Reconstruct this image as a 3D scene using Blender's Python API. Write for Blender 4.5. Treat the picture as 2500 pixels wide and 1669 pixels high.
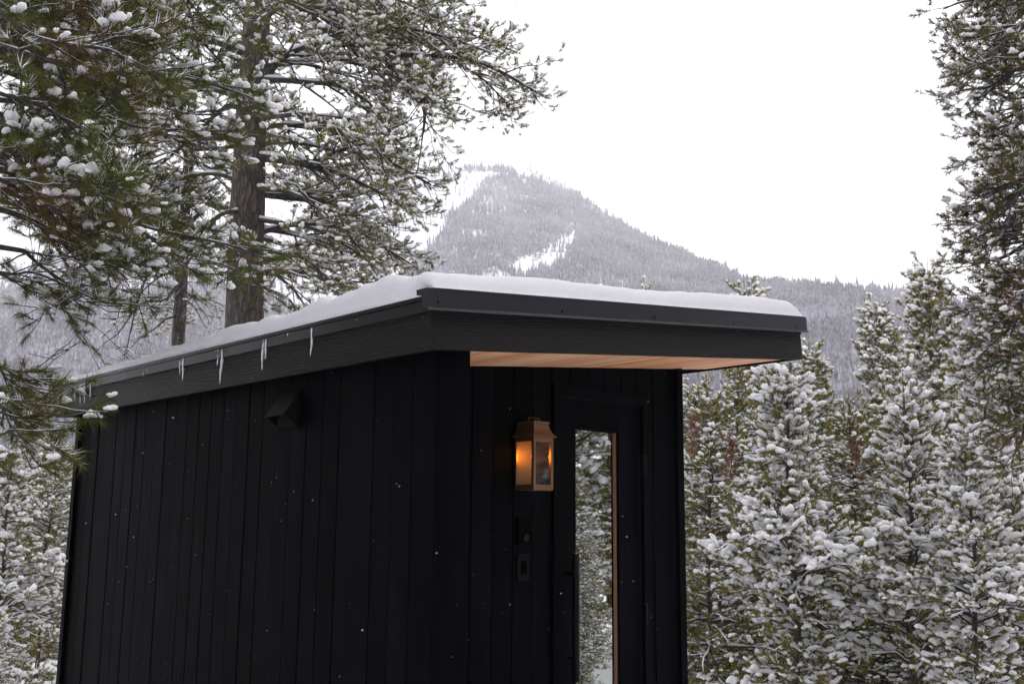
import bpy, math, random
import numpy as np
from mathutils import Matrix, Vector

for o in list(bpy.data.objects):
    bpy.data.objects.remove(o)
SC = bpy.context.scene
COL = SC.collection
RNG = np.random.default_rng(11)
U = 0.14            # width of one wall plank in metres; the cabin is laid out in planks
EYE = 1.6

# ------------------------------------------------------------------ camera
F_PX, PITCH, ROLL, YAW = 2610.6, 0.1728, 0.0095, 0.7485
CAM = np.array([-19.9765 * U, -24.8026 * U, EYE])
_cp, _sp = math.cos(PITCH), math.sin(PITCH)
_F = np.array([math.sin(YAW) * _cp, math.cos(YAW) * _cp, _sp])
_R = np.array([math.cos(YAW), -math.sin(YAW), 0.0])
_U = np.cross(_R, _F)
R2 = _R * math.cos(ROLL) + _U * math.sin(ROLL)
U2 = -_R * math.sin(ROLL) + _U * math.cos(ROLL)
cd = bpy.data.cameras.new("camera")
co = bpy.data.objects.new("camera", cd)
COL.objects.link(co)
co.matrix_world = Matrix(((R2[0], U2[0], -_F[0], CAM[0]), (R2[1], U2[1], -_F[1], CAM[1]), (R2[2], U2[2], -_F[2], CAM[2]), (0, 0, 0, 1)))
cd.sensor_width = 36.0
cd.lens = F_PX * 36 / 2500
cd.clip_start = 0.05
cd.clip_end = 20000
cd.dof.use_dof = True
cd.dof.focus_distance = 5.4
cd.dof.aperture_fstop = 9.0
SC.camera = co


def ray(px, py):
    d = _F * F_PX + R2 * (px - 1250) + U2 * (834.5 - py)
    return d / np.linalg.norm(d)


def at(px, py, dist):
    """the place DIST metres away (measured along the ground) in the direction of a photo pixel"""
    d = ray(px, py)
    return CAM + d * (dist / math.hypot(d[0], d[1]))


def on_plane(ax, val, px, py):
    d = ray(px, py)
    return CAM + d * ((val - CAM[ax]) / d[ax])


# ------------------------------------------------------------------ world, sun, exposure
W = bpy.data.worlds.new("World")
SC.world = W
W.use_nodes = True
nt = W.node_tree
bg = nt.nodes["Background"]
sky = nt.nodes.new("ShaderNodeTexSky")
sky.sky_type = 'NISHITA'
sky.sun_disc = False
SUN_EL, SUN_ROT = math.radians(48), math.radians(150)
sky.sun_elevation = SUN_EL
sky.sun_rotation = SUN_ROT
sky.dust_density = 5
mixw = nt.nodes.new("ShaderNodeMixRGB")
mixw.inputs[0].default_value = 0.96            # thick even cloud in front of the blue
mixw.inputs[2].default_value = (12.6, 12.5, 12.95, 1)
nt.links.new(sky.outputs[0], mixw.inputs[1])
nt.links.new(mixw.outputs[0], bg.inputs[0])
bg.inputs[1].default_value = 0.1
sl = bpy.data.lights.new("sun", 'SUN')
sl.energy = 0.5
sl.angle = math.radians(50)
sl.color = (1, 0.97, 0.93)
so = bpy.data.objects.new("sun", sl)
COL.objects.link(so)
_sd = Vector((math.sin(SUN_ROT) * math.cos(SUN_EL), math.cos(SUN_ROT) * math.cos(SUN_EL), math.sin(SUN_EL)))
so.rotation_euler = _sd.to_track_quat('Z', 'Y').to_euler()
so.location = (0, 0, 30)
SC.view_settings.view_transform = 'Standard'
SC.view_settings.look = 'None'
SC.view_settings.gamma = 1
SC.view_settings.use_curve_mapping = False
SC.view_settings.exposure = 0.5
SC.render.engine = 'CYCLES'
SC.cycles.volume_bounces = 6
SC.cycles.max_bounces = 10
SC.cycles.diffuse_bounces = 4
SC.cycles.use_denoising = True
SC.cycles.volume_step_rate = 4


# ------------------------------------------------------------------ node helpers
class NT:
    def __init__(self, name):
        self.m = bpy.data.materials.new(name)
        self.m.use_nodes = True
        self.t = self.m.node_tree
        self.b = self.t.nodes["Principled BSDF"]
        self.out = self.t.nodes["Material Output"]

    def n(self, typ, **kw):
        x = self.t.nodes.new(typ)
        for k, v in kw.items():
            setattr(x, k, v)
        return x

    def l(self, a, b):
        self.t.links.new(a, b)

    def coords(self, scale=(1, 1, 1), kind="Object", shift=False):
        tc = self.n("ShaderNodeTexCoord")
        mp = self.n("ShaderNodeMapping")
        mp.inputs["Scale"].default_value = scale
        self.l(tc.outputs[kind], mp.inputs["Vector"])
        if shift:
            oi = self.n("ShaderNodeObjectInfo")
            mu = self.n("ShaderNodeMath", operation='MULTIPLY')
            mu.inputs[1].default_value = 57.0
            self.l(oi.outputs["Random"], mu.inputs[0])
            cb = self.n("ShaderNodeCombineXYZ")
            for i in range(3):
                self.l(mu.outputs[0], cb.inputs[i])
            self.l(cb.outputs[0], mp.inputs["Location"])
        return mp.outputs[0]

    def noise(self, vec, scale, detail=4, rough=0.6, dist=0.0):
        x = self.n("ShaderNodeTexNoise")
        x.inputs["Scale"].default_value = scale
        x.inputs["Detail"].default_value = detail
        x.inputs["Roughness"].default_value = rough
        x.inputs["Distortion"].default_value = dist
        self.l(vec, x.inputs["Vector"])
        return x.outputs[0]

    def ramp(self, fac, stops):
        x = self.n("ShaderNodeValToRGB")
        r = x.color_ramp
        while len(r.elements) < len(stops):
            r.elements.new(0.5)
        for e, (p, c) in zip(r.elements, stops):
            e.position = p
            e.color = (c, c, c, 1) if isinstance(c, (int, float)) else (*c, 1)
        self.l(fac, x.inputs[0])
        return x.outputs[0]

    def mix(self, fac, a, b, mode='MIX'):
        x = self.n("ShaderNodeMixRGB", blend_type=mode)
        for i, v in ((0, fac), (1, a), (2, b)):
            if isinstance(v, (int, float)):
                x.inputs[i].default_value = v
            elif isinstance(v, tuple):
                x.inputs[i].default_value = (*v, 1)
            else:
                self.l(v, x.inputs[i])
        return x.outputs[0]

    def bump(self, h, strength, dist=0.01):
        x = self.n("ShaderNodeBump")
        x.inputs["Strength"].default_value = strength
        x.inputs["Distance"].default_value = dist
        self.l(h, x.inputs["Height"])
        self.l(x.outputs[0], self.b.inputs["Normal"])

    def set(self, **kw):
        for k, v in kw.items():
            s = self.b.inputs[k.replace("_", " ")]
            if isinstance(v, tuple):
                s.default_value = (*v, 1)
            elif isinstance(v, (int, float)):
                s.default_value = v
            else:
                self.l(v, s)
        return self


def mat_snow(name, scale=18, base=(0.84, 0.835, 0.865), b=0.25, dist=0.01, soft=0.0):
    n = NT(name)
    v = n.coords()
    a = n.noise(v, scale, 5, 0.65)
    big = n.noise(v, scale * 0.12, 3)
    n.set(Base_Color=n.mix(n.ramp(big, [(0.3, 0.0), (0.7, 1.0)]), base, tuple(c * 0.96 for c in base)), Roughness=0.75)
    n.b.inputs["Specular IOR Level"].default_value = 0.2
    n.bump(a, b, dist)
    if soft:
        tr = n.n("ShaderNodeBsdfTranslucent")
        tr.inputs[0].default_value = (0.93, 0.935, 0.96, 1)
        ms = n.n("ShaderNodeMixShader")
        ms.inputs[0].default_value = soft
        n.l(n.b.outputs[0], ms.inputs[1])
        n.l(tr.outputs[0], ms.inputs[2])
        n.l(ms.outputs[0], n.out.inputs[0])
    return n.m


def mat_needles(name, dark, mid, brown, bscale=2.5, cut=0.63):
    n = NT(name)
    v = n.coords()
    a = n.noise(v, 9, 2)
    c = n.mix(n.ramp(a, [(0.35, 0.0), (0.68, 1.0)]), dark, mid)
    b = n.noise(v, bscale, 3)
    c = n.mix(n.ramp(b, [(cut - 0.05, 0.0), (cut + 0.09, 0.85)]), c, brown)
    n.set(Base_Color=c, Roughness=0.55)
    n.b.inputs["Specular IOR Level"].default_value = 0.35
    # needles let some light through
    tr = n.n("ShaderNodeBsdfTranslucent")
    n.l(c, tr.inputs[0])
    ms = n.n("ShaderNodeMixShader")
    ms.inputs[0].default_value = 0.25
    n.l(n.b.outputs[0], ms.inputs[1])
    n.l(tr.outputs[0], ms.inputs[2])
    n.l(ms.outputs[0], n.out.inputs[0])
    return n.m


def mat_bark(name, c1, c2, zs=0.25):
    n = NT(name)
    v = n.coords((1, 1, zs))
    vo = n.n("ShaderNodeTexVoronoi", feature='DISTANCE_TO_EDGE')
    vo.inputs["Scale"].default_value = 22
    nz = n.noise(v, 14, 5, 0.7)
    mv = n.mix(0.12, v, nz)
    n.l(mv, vo.inputs["Vector"])
    e = n.ramp(vo.outputs[0], [(0.0, 0.0), (0.22, 1.0)])
    fl = n.noise(v, 60, 4, 0.7)
    c = n.mix(n.ramp(nz, [(0.3, 0.0), (0.7, 1.0)]), c1, c2)
    c = n.mix(n.ramp(fl, [(0.5, 0.0), (0.72, 0.6)]), c, tuple(min(1, x * 2.1) for x in c2))
    c = n.mix(e, tuple(x * 0.4 for x in c1), c)
    n.set(Base_Color=c, Roughness=0.85)
    h = n.mix(0.5, e, fl)
    n.bump(h, 0.9, 0.02)
    return n.m


M = {}
M['snow'] = mat_snow("tree_snow", 30, base=(0.92, 0.915, 0.93), b=0.45, dist=0.012, soft=0.28)
M['roof_snow'] = mat_snow("roof_snow", 26, base=(0.60, 0.595, 0.635), b=0.6, dist=0.008)  # greyer than the tree snow: the shaded roof front is put into the colour
M['needle_near'] = mat_needles("needles_near", (0.026, 0.034, 0.004), (0.115, 0.132, 0.008), (0.125, 0.055, 0.012), 1.7, 0.57)
M['needle_mid'] = mat_needles("needles_mid", (0.070, 0.070, 0.010), (0.225, 0.205, 0.022), (0.20, 0.11, 0.025), 1.3, 0.62)
M['needle_right'] = mat_needles("needles_right", (0.042, 0.040, 0.010), (0.145, 0.120, 0.018), (0.150, 0.065, 0.022), 2.2, 0.58)
M['needle_far'] = mat_needles("needles_far", (0.085, 0.080, 0.014), (0.285, 0.240, 0.035), (0.22, 0.12, 0.035), 1.0, 0.64)
M['needle_dead'] = mat_needles("needles_dead", (0.17, 0.075, 0.05), (0.27, 0.13, 0.095), (0.2, 0.09, 0.06))
M['bark'] = mat_bark("bark_trunk", (0.062, 0.050, 0.047), (0.125, 0.098, 0.088))
M['bark_limb'] = mat_bark("bark_limb", (0.05, 0.042, 0.042), (0.10, 0.085, 0.082), 1)
M['bark_red'] = mat_bark("bark_young", (0.075, 0.055, 0.045), (0.14, 0.095, 0.07))


# ------------------------------------------------------------------ mesh accumulators
class Acc:
    def __init__(self):
        self.v, self.f, self.n = [], [], 0      # faces: (array (k, sides), material index)

    def add(self, v, f, mi=0):
        v = np.asarray(v, dtype=np.float32).reshape(-1, 3)
        self.v.append(v)
        if isinstance(f, np.ndarray):
            self.f.append((f + self.n, mi))
        else:
            by = {}
            for q in f:
                by.setdefault(len(q), []).append(q)
            for k, qs in by.items():
                self.f.append((np.array(qs) + self.n, mi))
        self.n += len(v)

    def mesh(self, name, mats, smooth=True):
        me = bpy.data.meshes.new(name)
        V = np.concatenate(self.v) if self.v else np.zeros((0, 3), np.float32)
        loops, starts, mi, s = [], [], [], 0
        for f, m in self.f:
            k, c = f.shape
            loops.append(f.reshape(-1))
            starts.append(s + np.arange(k) * c)
            mi.append(np.full(k, m, np.int32))
            s += k * c
        L = np.concatenate(loops).astype(np.int32)
        S = np.concatenate(starts).astype(np.int32)
        me.vertices.add(len(V))
        me.vertices.foreach_set("co", V.reshape(-1).astype(np.float32))
        me.loops.add(len(L))
        me.loops.foreach_set("vertex_index", L)
        me.polygons.add(len(S))
        me.polygons.foreach_set("loop_start", S)
        me.polygons.foreach_set("material_index", np.concatenate(mi))
        me.polygons.foreach_set("use_smooth", np.full(len(S), bool(smooth)))
        for m in mats:
            me.materials.append(m)
        me.update(calc_edges=True)
        me.validate()
        return me


def link(name, me, parent=None, loc=None, rot=None):
    o = bpy.data.objects.new(name, me)
    COL.objects.link(o)
    if parent is not None:
        o.parent = parent
    if loc is not None:
        o.location = loc
    if rot is not None:
        o.rotation_euler = rot
    return o


def tag(o, label=None, cat=None, group=None, kind=None):
    for k, v in (("label", label), ("category", cat), ("group", group), ("kind", kind)):
        if v:
            o[k] = v
    return o


def empty(name, label, cat, loc, group=None):
    o = bpy.data.objects.new(name, None)
    COL.objects.link(o)
    o.location = loc
    o.empty_display_size = 0.2
    return tag(o, label, cat, group)


def norm(v):
    return v / np.maximum(np.linalg.norm(v, axis=-1, keepdims=True), 1e-9)


def tubes(P, R, sides, flat=1.0):
    """P (n,k,3) polylines, R (n,k) radii -> verts, quads"""
    n, k, _ = P.shape
    T = np.gradient(P, axis=1)
    T = norm(T)
    ref = np.zeros_like(T)
    ref[..., 2] = 1
    steep = np.abs(T[..., 2]) > 0.93
    st = steep.any(axis=1)
    ref[st] = (1.0, 0.03, 0.0)
    S = norm(np.cross(T, ref))
    V = np.cross(S, T)
    a = np.linspace(0, 2 * np.pi, sides, endpoint=False)
    ring = np.cos(a)[None, None, :, None] * S[:, :, None, :] + flat * np.sin(a)[None, None, :, None] * V[:, :, None, :]
    out = P[:, :, None, :] + R[:, :, None, None] * ring
    idx = np.arange(n * k * sides).reshape(n, k, sides)
    A = idx[:, :-1, :]
    B = idx[:, 1:, :]
    q = np.stack([A, np.roll(A, -1, 2), np.roll(B, -1, 2), B], axis=-1).reshape(-1, 4)
    return out.reshape(-1, 3), q


def ico(sub):
    t = (1 + 5 ** .5) / 2
    v = np.array([(-1, t, 0), (1, t, 0), (-1, -t, 0), (1, -t, 0), (0, -1, t), (0, 1, t), (0, -1, -t), (0, 1, -t), (t, 0, -1), (t, 0, 1), (-t, 0, -1), (-t, 0, 1)], float)
    f = [(0, 11, 5), (0, 5, 1), (0, 1, 7), (0, 7, 10), (0, 10, 11), (1, 5, 9), (5, 11, 4), (11, 10, 2), (10, 7, 6), (7, 1, 8), (3, 9, 4), (3, 4, 2), (3, 2, 6), (3, 6, 8), (3, 8, 9), (4, 9, 5), (2, 4, 11), (6, 2, 10), (8, 6, 7), (9, 8, 1)]
    v = norm(v)
    for _ in range(sub):
        v = list(v)
        c = {}
        nf = []

        def mid(a, b):
            k = (min(a, b), max(a, b))
            if k not in c:
                m = (v[a] + v[b]) / 2
                v.append(m / np.linalg.norm(m))
                c[k] = len(v) - 1
            return c[k]
        for a, b, d in f:
            x, y, z = mid(a, b), mid(b, d), mid(d, a)
            nf += [(a, x, z), (b, y, x), (d, z, y), (x, y, z)]
        f = nf
        v = np.array(v)
    return v, np.array(f)


def tuft_templates(n_var, needles, width, seed, upper=False):
    r = np.random.default_rng(seed)
    out = []
    for _ in range(n_var):
        az = r.uniform(0, 2 * np.pi, needles)
        el = r.uniform(math.radians(12), math.radians(82), needles)
        if upper:                       # only the needles that point upwards catch snow
            az = r.uniform(0.2 * np.pi, 0.8 * np.pi, needles)
        base = np.stack([r.uniform(-1.1, 0.25, needles), np.zeros(needles), np.zeros(needles)], 1)
        d = np.stack([np.cos(el), np.sin(el) * np.cos(az), np.sin(el) * np.sin(az)], 1)
        L = r.uniform(0.75, 1.1, needles)[:, None]
        tip = base + d * L
        tip[:, 2] -= 0.06 if not upper else -0.03
        side = norm(np.cross(d, r.normal(size=(needles, 3)))) * width
        V = np.stack([base - side, base + side, tip], 1).reshape(-1, 3)
        Fc = np.arange(needles * 3).reshape(-1, 3)
        out.append((V, Fc))
    return out


def blob_templates(n_var, sub, seed, lobes=1):
    """lumps of snow: a few overlapping rounded lobes, flat below"""
    r = np.random.default_rng(seed)
    out = []
    for _ in range(n_var):
        vs, fs, n = [], [], 0
        for j in range(lobes):
            v, f = ico(sub)
            w = r.normal(size=(6, 3)) * 2.4
            ph = r.uniform(0, 6, 6)
            d = sum(np.sin(v @ w[i] + ph[i]) for i in range(6)) * 0.085
            v = v * (1 + d[:, None])
            if lobes > 1:
                t = (j + 0.5) / lobes * 2 - 1
                v = v * r.uniform(0.42, 0.78) + np.array([t * 0.75, r.uniform(-0.42, 0.42), r.uniform(-0.25, 0.3)])
            v[:, 2] = np.where(v[:, 2] < 0, v[:, 2] * 0.6, v[:, 2])
            vs.append(v)
            fs.append(f + n)
            n += len(v)
        out.append((np.concatenate(vs), np.concatenate(fs)))
    return out


def bake(acc, tmpl, pos, X, Z, scale, mi, r, aniso=None):
    """put a random template at each position, local x axis along X, z near Z"""
    if len(pos) == 0:
        return
    X = norm(X)
    Y = norm(np.cross(Z, X))
    Z = np.cross(X, Y)
    Rm = np.stack([X, Y, Z], 1)           # rows: local axes
    pick = r.integers(0, len(tmpl), len(pos))
    for i, (tv, tf) in enumerate(tmpl):
        s = pick == i
        k = int(s.sum())
        if not k:
            continue
        loc = np.broadcast_to(tv[None], (k,) + tv.shape)
        if aniso is not None:
            loc = loc * aniso[s][:, None, :]
        V = np.einsum('kvi,kij->kvj', loc, Rm[s]) * scale[s][:, None, None] + pos[s][:, None, :]
        Fc = (tf[None] + (np.arange(k) * len(tv))[:, None, None]).reshape(-1, tf.shape[1])
        acc.add(V.reshape(-1, 3), Fc, mi)


TN = {'near': tuft_templates(6, 76, 0.019, 1), 'mid': tuft_templates(6, 34, 0.048, 2), 'far': tuft_templates(6, 30, 0.075, 3)}
TFROST = {'near': tuft_templates(6, 14, 0.026, 11, True), 'mid': tuft_templates(6, 9, 0.065, 12, True), 'far': tuft_templates(6, 4, 0.12, 13, True)}
TB = {'near': blob_templates(10, 0, 4, 5), 'mid': blob_templates(10, 0, 5, 3), 'far': blob_templates(10, 0, 6, 2), 'hero': blob_templates(12, 0, 8, 5), 'tiny': blob_templates(6, 0, 7)}


def curve(ctrl, k, r, wob=0.03):
    """smooth polyline through control points"""
    ctrl = np.asarray(ctrl, float)
    c = np.concatenate([[2 * ctrl[0] - ctrl[1]], ctrl, [2 * ctrl[-1] - ctrl[-2]]])
    out = []
    m = len(ctrl) - 1
    for t in np.linspace(0, m, k):
        i = min(int(t), m - 1)
        u = t - i
        p0, p1, p2, p3 = c[i:i + 4]
        out.append(0.5 * ((2 * p1) + (-p0 + p2) * u + (2 * p0 - 5 * p1 + 4 * p2 - p3) * u * u + (-p0 + 3 * p1 - 3 * p2 + p3) * u ** 3))
    out = np.array(out)
    L = np.linalg.norm(out[-1] - out[0])
    ph = r.uniform(0, 6, (3, 2))
    s = np.linspace(0, 1, k)
    env = np.minimum(1, s * 4)
    for a in range(3):
        out[:, a] += env * wob * L * (0.5 * np.sin(s * 7 + ph[a, 0]) + 0.5 * np.sin(s * 13 + ph[a, 1])) * (0.8 if a == 2 else 1)
    return out


def grow_limb(L, r0, r, dens=1.0, sec=0.34, start=0.22, twig=0.15, droop=0.25, tsize=0.06, bare=False, tw_per=7.0, lift=0.35):
    """secondary branches and twigs of one limb. Returns polylines and tuft places."""
    k = len(L)
    seg = np.linalg.norm(np.diff(L, axis=0), axis=1)
    total = seg.sum()
    ns = max(4, int(total * 7.5 * dens))
    s = np.sort(r.uniform(start, 0.99, ns))
    fi = s * (k - 1)
    i0 = np.minimum(fi.astype(int), k - 2)
    u = (fi - i0)[:, None]
    P0 = L[i0] * (1 - u) + L[i0 + 1] * u
    T = norm(L[i0 + 1] - L[i0])
    up = np.array([0, 0, 1.0])
    side = norm(np.cross(T, up))
    sg = np.where(np.arange(ns) % 2 == 0, 1, -1)[:, None]
    th = r.uniform(0.55, 1.15, (ns, 1))
    D = norm(T * np.cos(th) + side * sg * np.sin(th) + up * r.normal(0.05, 0.3, (ns, 1)))
    l2 = (sec * total * (1.15 - 0.85 * s) * r.uniform(0.5, 1.15, ns) + 0.10)[:, None]
    t = np.linspace(0, 1, 6)[None, :, None]
    P = P0[:, None, :] + D[:, None, :] * l2[:, None, :] * t
    P[..., 2] += (-droop * l2 * (t[..., 0] ** 1.5)) + 0.10 * l2 * t[..., 0] ** 3
    P += r.normal(0, 1, (ns, 6, 3)) * l2[:, None, :] * 0.028 * t
    ra = r0 * (1 - 0.75 * s)
    R = np.maximum(0.0028, np.minimum(ra * 0.55, 0.014)[:, None] * (1 - 0.75 * t[..., 0]))
    nt_ = np.maximum(2, (l2[:, 0] * tw_per * dens * 1.0 + 1.5)).astype(int)
    own = np.repeat(np.arange(ns), nt_)
    n = len(own)
    q = r.uniform(0.22, 1.0, n)
    last = np.r_[np.diff(own) != 0, True]
    q[last] = 1.0
    fj = q * 5
    j0 = np.minimum(fj.astype(int), 4)
    w = (fj - j0)[:, None]
    Q0 = P[own, j0] * (1 - w) + P[own, j0 + 1] * w
    T2 = norm(P[own, j0 + 1] - P[own, j0])
    sd = norm(np.cross(T2, up) + 1e-6)
    sg2 = np.where(r.uniform(size=n) < 0.5, 1, -1)[:, None]
    th2 = np.where(last, 0.0, 1.0)[:, None] * r.uniform(0.4, 1.1, (n, 1))
    D2 = norm(T2 * np.cos(th2) + sd * sg2 * np.sin(th2) + up * r.normal(lift * 0.6, 0.30, (n, 1)))
    lt = (twig * r.uniform(0.5, 1.4, n))[:, None]
    t3 = np.linspace(0, 1, 3)[None, :, None]
    Tw = Q0[:, None, :] + D2[:, None, :] * lt[:, None, :] * t3
    Tw[..., 2] += lift * 0.35 * lt * t3[..., 0] ** 2
    tr = np.full((n, 3), 1.0) * np.array([0.0032, 0.0026, 0.0022])[None] * (tsize / 0.06) ** 0.5
    tip = Tw[:, 2]
    tdir = norm(Tw[:, 2] - Tw[:, 1])
    pos = tip
    dr = tdir
    if bare:
        pos = pos[:0]
        dr = dr[:0]
    sz = tsize * r.uniform(0.75, 1.2, len(pos))
    return (P, R), (Tw, tr), pos, dr, sz


def snow_on(acc, P, R, r, thick=1.0, mi=0, keep=0.85, sides=6, pad=0.005):
    """snow lying along the upper side of branches"""
    T = norm(P[:, -1] - P[:, 0])
    ok = (np.abs(T[:, 2]) < 0.72) & (r.uniform(size=len(P)) < keep)
    P, R = P[ok], R[ok]
    if not len(P):
        return
    n, k, _ = P.shape
    f = np.ones((n, k)) * r.uniform(0.75 if pad < 0.01 else 0.45, 1.25 if pad < 0.01 else 1.5, (n, k)) * thick
    f[:, 0] = 0.3
    f[:, -1] = 0.3
    T = norm(np.gradient(P, axis=1))
    flat = np.clip(1.25 - np.abs(T[..., 2]) * 1.5, 0.15, 1)
    rad = (R * 0.85 + pad) * f * flat
    Q = P.copy()
    Q[..., 2] += R * 0.75 + rad * 0.45
    v, q = tubes(Q, rad, sides, 0.85)
    acc.add(v, q, mi)


def snow_tufts(acc, pos, dr, sz, r, keep=0.8, amount=1.0, level='mid', big=0.12, mi=0, slide=0.2, clump=1.0):
    cl = vnoise(pos[:, 0] * 2.6 + pos[:, 2] * 1.7, pos[:, 1] * 2.6 - pos[:, 2] * 1.9, 90, 2) if len(pos) else 0
    ok = r.uniform(size=len(pos)) < keep + clump * cl
    pos, dr, sz = pos[ok], dr[ok].copy(), sz[ok] * (1 + 0.25 * clump * (cl[ok] if len(pos) else 0))
    n = len(pos)
    if not n:
        return
    dr[:, 2] = np.clip(dr[:, 2] * 0.55, -0.5, 0.35)
    s = sz * amount * np.exp(r.normal(-0.12, 0.28, n)) * np.where(r.uniform(size=n) < big, 1.3, 1.0)
    an = np.stack([r.uniform(0.75, 1.25, n), r.uniform(0.8, 1.15, n), r.uniform(0.7, 1.05, n)], 1)
    s = np.minimum(s, np.median(sz) * amount * 1.45)
    Z = np.tile([0, 0, 1.0], (n, 1)) + r.normal(0, 0.18, (n, 3))
    p = pos + norm(dr) * (slide * sz)[:, None]
    p[:, 2] += sz * 0.28
    if level in ('mid', 'near', 'hero'):
        sm = s < np.median(s)
        bake(acc, TB['far'], p[sm], dr[sm], Z[sm], s[sm], mi, r, an[sm])
        p, dr, Z, s, an = p[~sm], dr[~sm], Z[~sm], s[~sm], an[~sm]
    bake(acc, TB[level], p, dr, Z, s, mi, r, an)


# ------------------------------------------------------------------ ground and mountain
def vnoise(x, y, seed=0, oct_=5, lac=2.05, gain=0.52):
    x = np.asarray(x, float)
    y = np.asarray(y, float)
    out = np.zeros(np.broadcast(x, y).shape)
    amp, tot = 1.0, 0.0
    for o in range(oct_):
        xi = np.floor(x).astype(np.int64)
        yi = np.floor(y).astype(np.int64)
        xf, yf = x - xi, y - yi
        xf = xf * xf * (3 - 2 * xf)
        yf = yf * yf * (3 - 2 * yf)

        def h(a, b):
            n = (a * 374761393 + b * 668265263 + (seed + o * 17) * 1442695041) & 0x7fffffff
            n = ((n ^ (n >> 13)) * 1274126177) & 0x7fffffff
            n = (n ^ (n >> 16)) & 0xffff
            return n / 65535.0
        v = (h(xi, yi) * (1 - xf) + h(xi + 1, yi) * xf) * (1 - yf) + (h(xi, yi + 1) * (1 - xf) + h(xi + 1, yi + 1) * xf) * yf
        out = out + amp * (v * 2 - 1)
        tot += amp
        amp *= gain
        x, y = x * lac + 13.7, y * lac + 7.3
    return out / tot


def ground_z(x, y):
    d = np.hypot(x - 1, y - 1)
    e = np.clip((d - 3) / 6, 0, 1)
    dc = np.hypot(x - CAM[0], y - CAM[1])
    ahead = np.clip(((x - CAM[0]) * math.sin(YAW) + (y - CAM[1]) * math.cos(YAW)) / np.maximum(dc, 1), 0, 1)
    dip = -1.7 * np.clip((dc - 8.5) / 5.5, 0, 1) * ahead ** 0.5
    return dip + (0.25 * vnoise(x * 0.11, y * 0.11, 3) + 0.06 * vnoise(x * 0.7, y * 0.7, 5, 3)) * e


def build_ground():
    acc = Acc()
    rr = np.concatenate([[0.0], np.geomspace(1.0, 3200, 110)])
    aa = np.linspace(0, 2 * np.pi, 181)[:-1]
    Rg, Ag = np.meshgrid(rr, aa, indexing='ij')
    x, y = Rg * np.sin(Ag), Rg * np.cos(Ag)
    z = ground_z(x, y) - np.clip((Rg - 60) / 400, 0, 1) * 2.0
    V = np.stack([x, y, z], -1).reshape(-1, 3)
    idx = np.arange(len(rr) * 180).reshape(len(rr), 180)
    A, B = idx[:-1], idx[1:]
    q = np.stack([A, B, np.roll(B, -1, 1), np.roll(A, -1, 1)], -1).reshape(-1, 4)
    acc.add(V, q)
    g = link("snowy_ground", acc.mesh("snowy_ground", [mat_snow("ground_snow", 3.0, b=0.6, dist=0.05)]))
    tag(g, kind="structure")


build_ground()

# skyline of the mountain: photo column, photo row, distance of the ridge (m)
SKY = np.array([(-500, 700, 1500), (-250, 690, 1500), (0, 655, 1450), (250, 590, 1400), (500, 540, 1500), (750, 500, 1650), (900, 440, 1750), (1000, 385, 1800),
                (1070, 350, 1800), (1140, 342, 1800), (1215, 350, 1800), (1270, 374, 1790), (1340, 415, 1740), (1400, 460, 1660), (1490, 522, 1540), (1600, 592, 1400), (1700, 635, 1280),
                (1790, 668, 1150), (1810, 682, 1050), (1915, 694, 980), (2020, 702, 930), (2130, 716, 900), (2250, 728, 880), (2400, 760, 860), (2700, 830, 850), (3000, 900, 850), (3400, 950, 850)], float)


def _az_el(px, py):
    d = ray(px, py)
    return math.atan2(d[0], d[1]), d[2] / math.hypot(d[0], d[1])


_ae = np.array([_az_el(a, b) for a, b, c in SKY])


def ridge(az):
    t = np.interp(az, _ae[:, 0], _ae[:, 1])
    R = np.interp(az, _ae[:, 0], SKY[:, 2])
    return t, R


def mountain_z(az, d):
    """height above the eye of the slope at azimuth AZ and distance D"""
    t, R = ridge(az)
    H = t * R
    foot = 0.16 * R
    s = np.clip((d - foot) / (R - foot), 0, None)
    up = s ** 1.25
    back = 1 - (s - 1) * 0.9
    z = H * np.where(s < 1, up, np.maximum(back, -0.1)) - 2.0
    x, y = d * np.sin(az), d * np.cos(az)
    amp = np.clip(s * 3, 0, 1) * np.clip(1.25 - s, 0.10, 1) * H * 0.09
    z = z + amp * vnoise(x / 170, y / 170, 21, 5) + np.clip(s * 3, 0, 1) * 3.0 * vnoise(x / 22, y / 22, 9, 3)
    z = z - 7.0 * (1 - np.clip(s * 12, 0, 1))
    return z + EYE


A0, A1 = _ae[0, 0], _ae[-1, 0]


def build_mountain():
    na, nr = 420, 130
    az = np.linspace(A0, A1, na)
    s = np.linspace(0.0, 1.5, nr)
    AZ, S = np.meshgrid(az, s, indexing='ij')
    t, R = ridge(AZ)
    D = 0.16 * R + S * (R - 0.16 * R)
    Z = mountain_z(AZ, D)
    V = np.stack([CAM[0] + D * np.sin(AZ), CAM[1] + D * np.cos(AZ), Z], -1).reshape(-1, 3)
    idx = np.arange(na * nr).reshape(na, nr)
    q = np.stack([idx[:-1, :-1], idx[1:, :-1], idx[1:, 1:], idx[:-1, 1:]], -1).reshape(-1, 4)
    acc = Acc()
    acc.add(V, q)
    n = NT("mountain_snow_and_rock")
    v = n.coords()
    a = n.noise(v, 0.02, 8, 0.7)
    b = n.noise(n.coords((1, 1, 0.5)), 0.07, 6, 0.7)
    rock = n.ramp(b, [(0.56, 0.0), (0.62, 1.0)])
    m2 = n.ramp(a, [(0.52, 0.0), (0.62, 1.0)])
    f = n.mix(1.0, rock, m2, 'MULTIPLY')
    n.set(Base_Color=n.mix(f, (0.62, 0.62, 0.66), (0.24, 0.22, 0.22)), Roughness=0.9)
    n.bump(a, 0.6, 3.0)
    o = link("mountain", acc.mesh("mountain", [n.m]))
    tag(o, kind="structure")


build_mountain()


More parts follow.
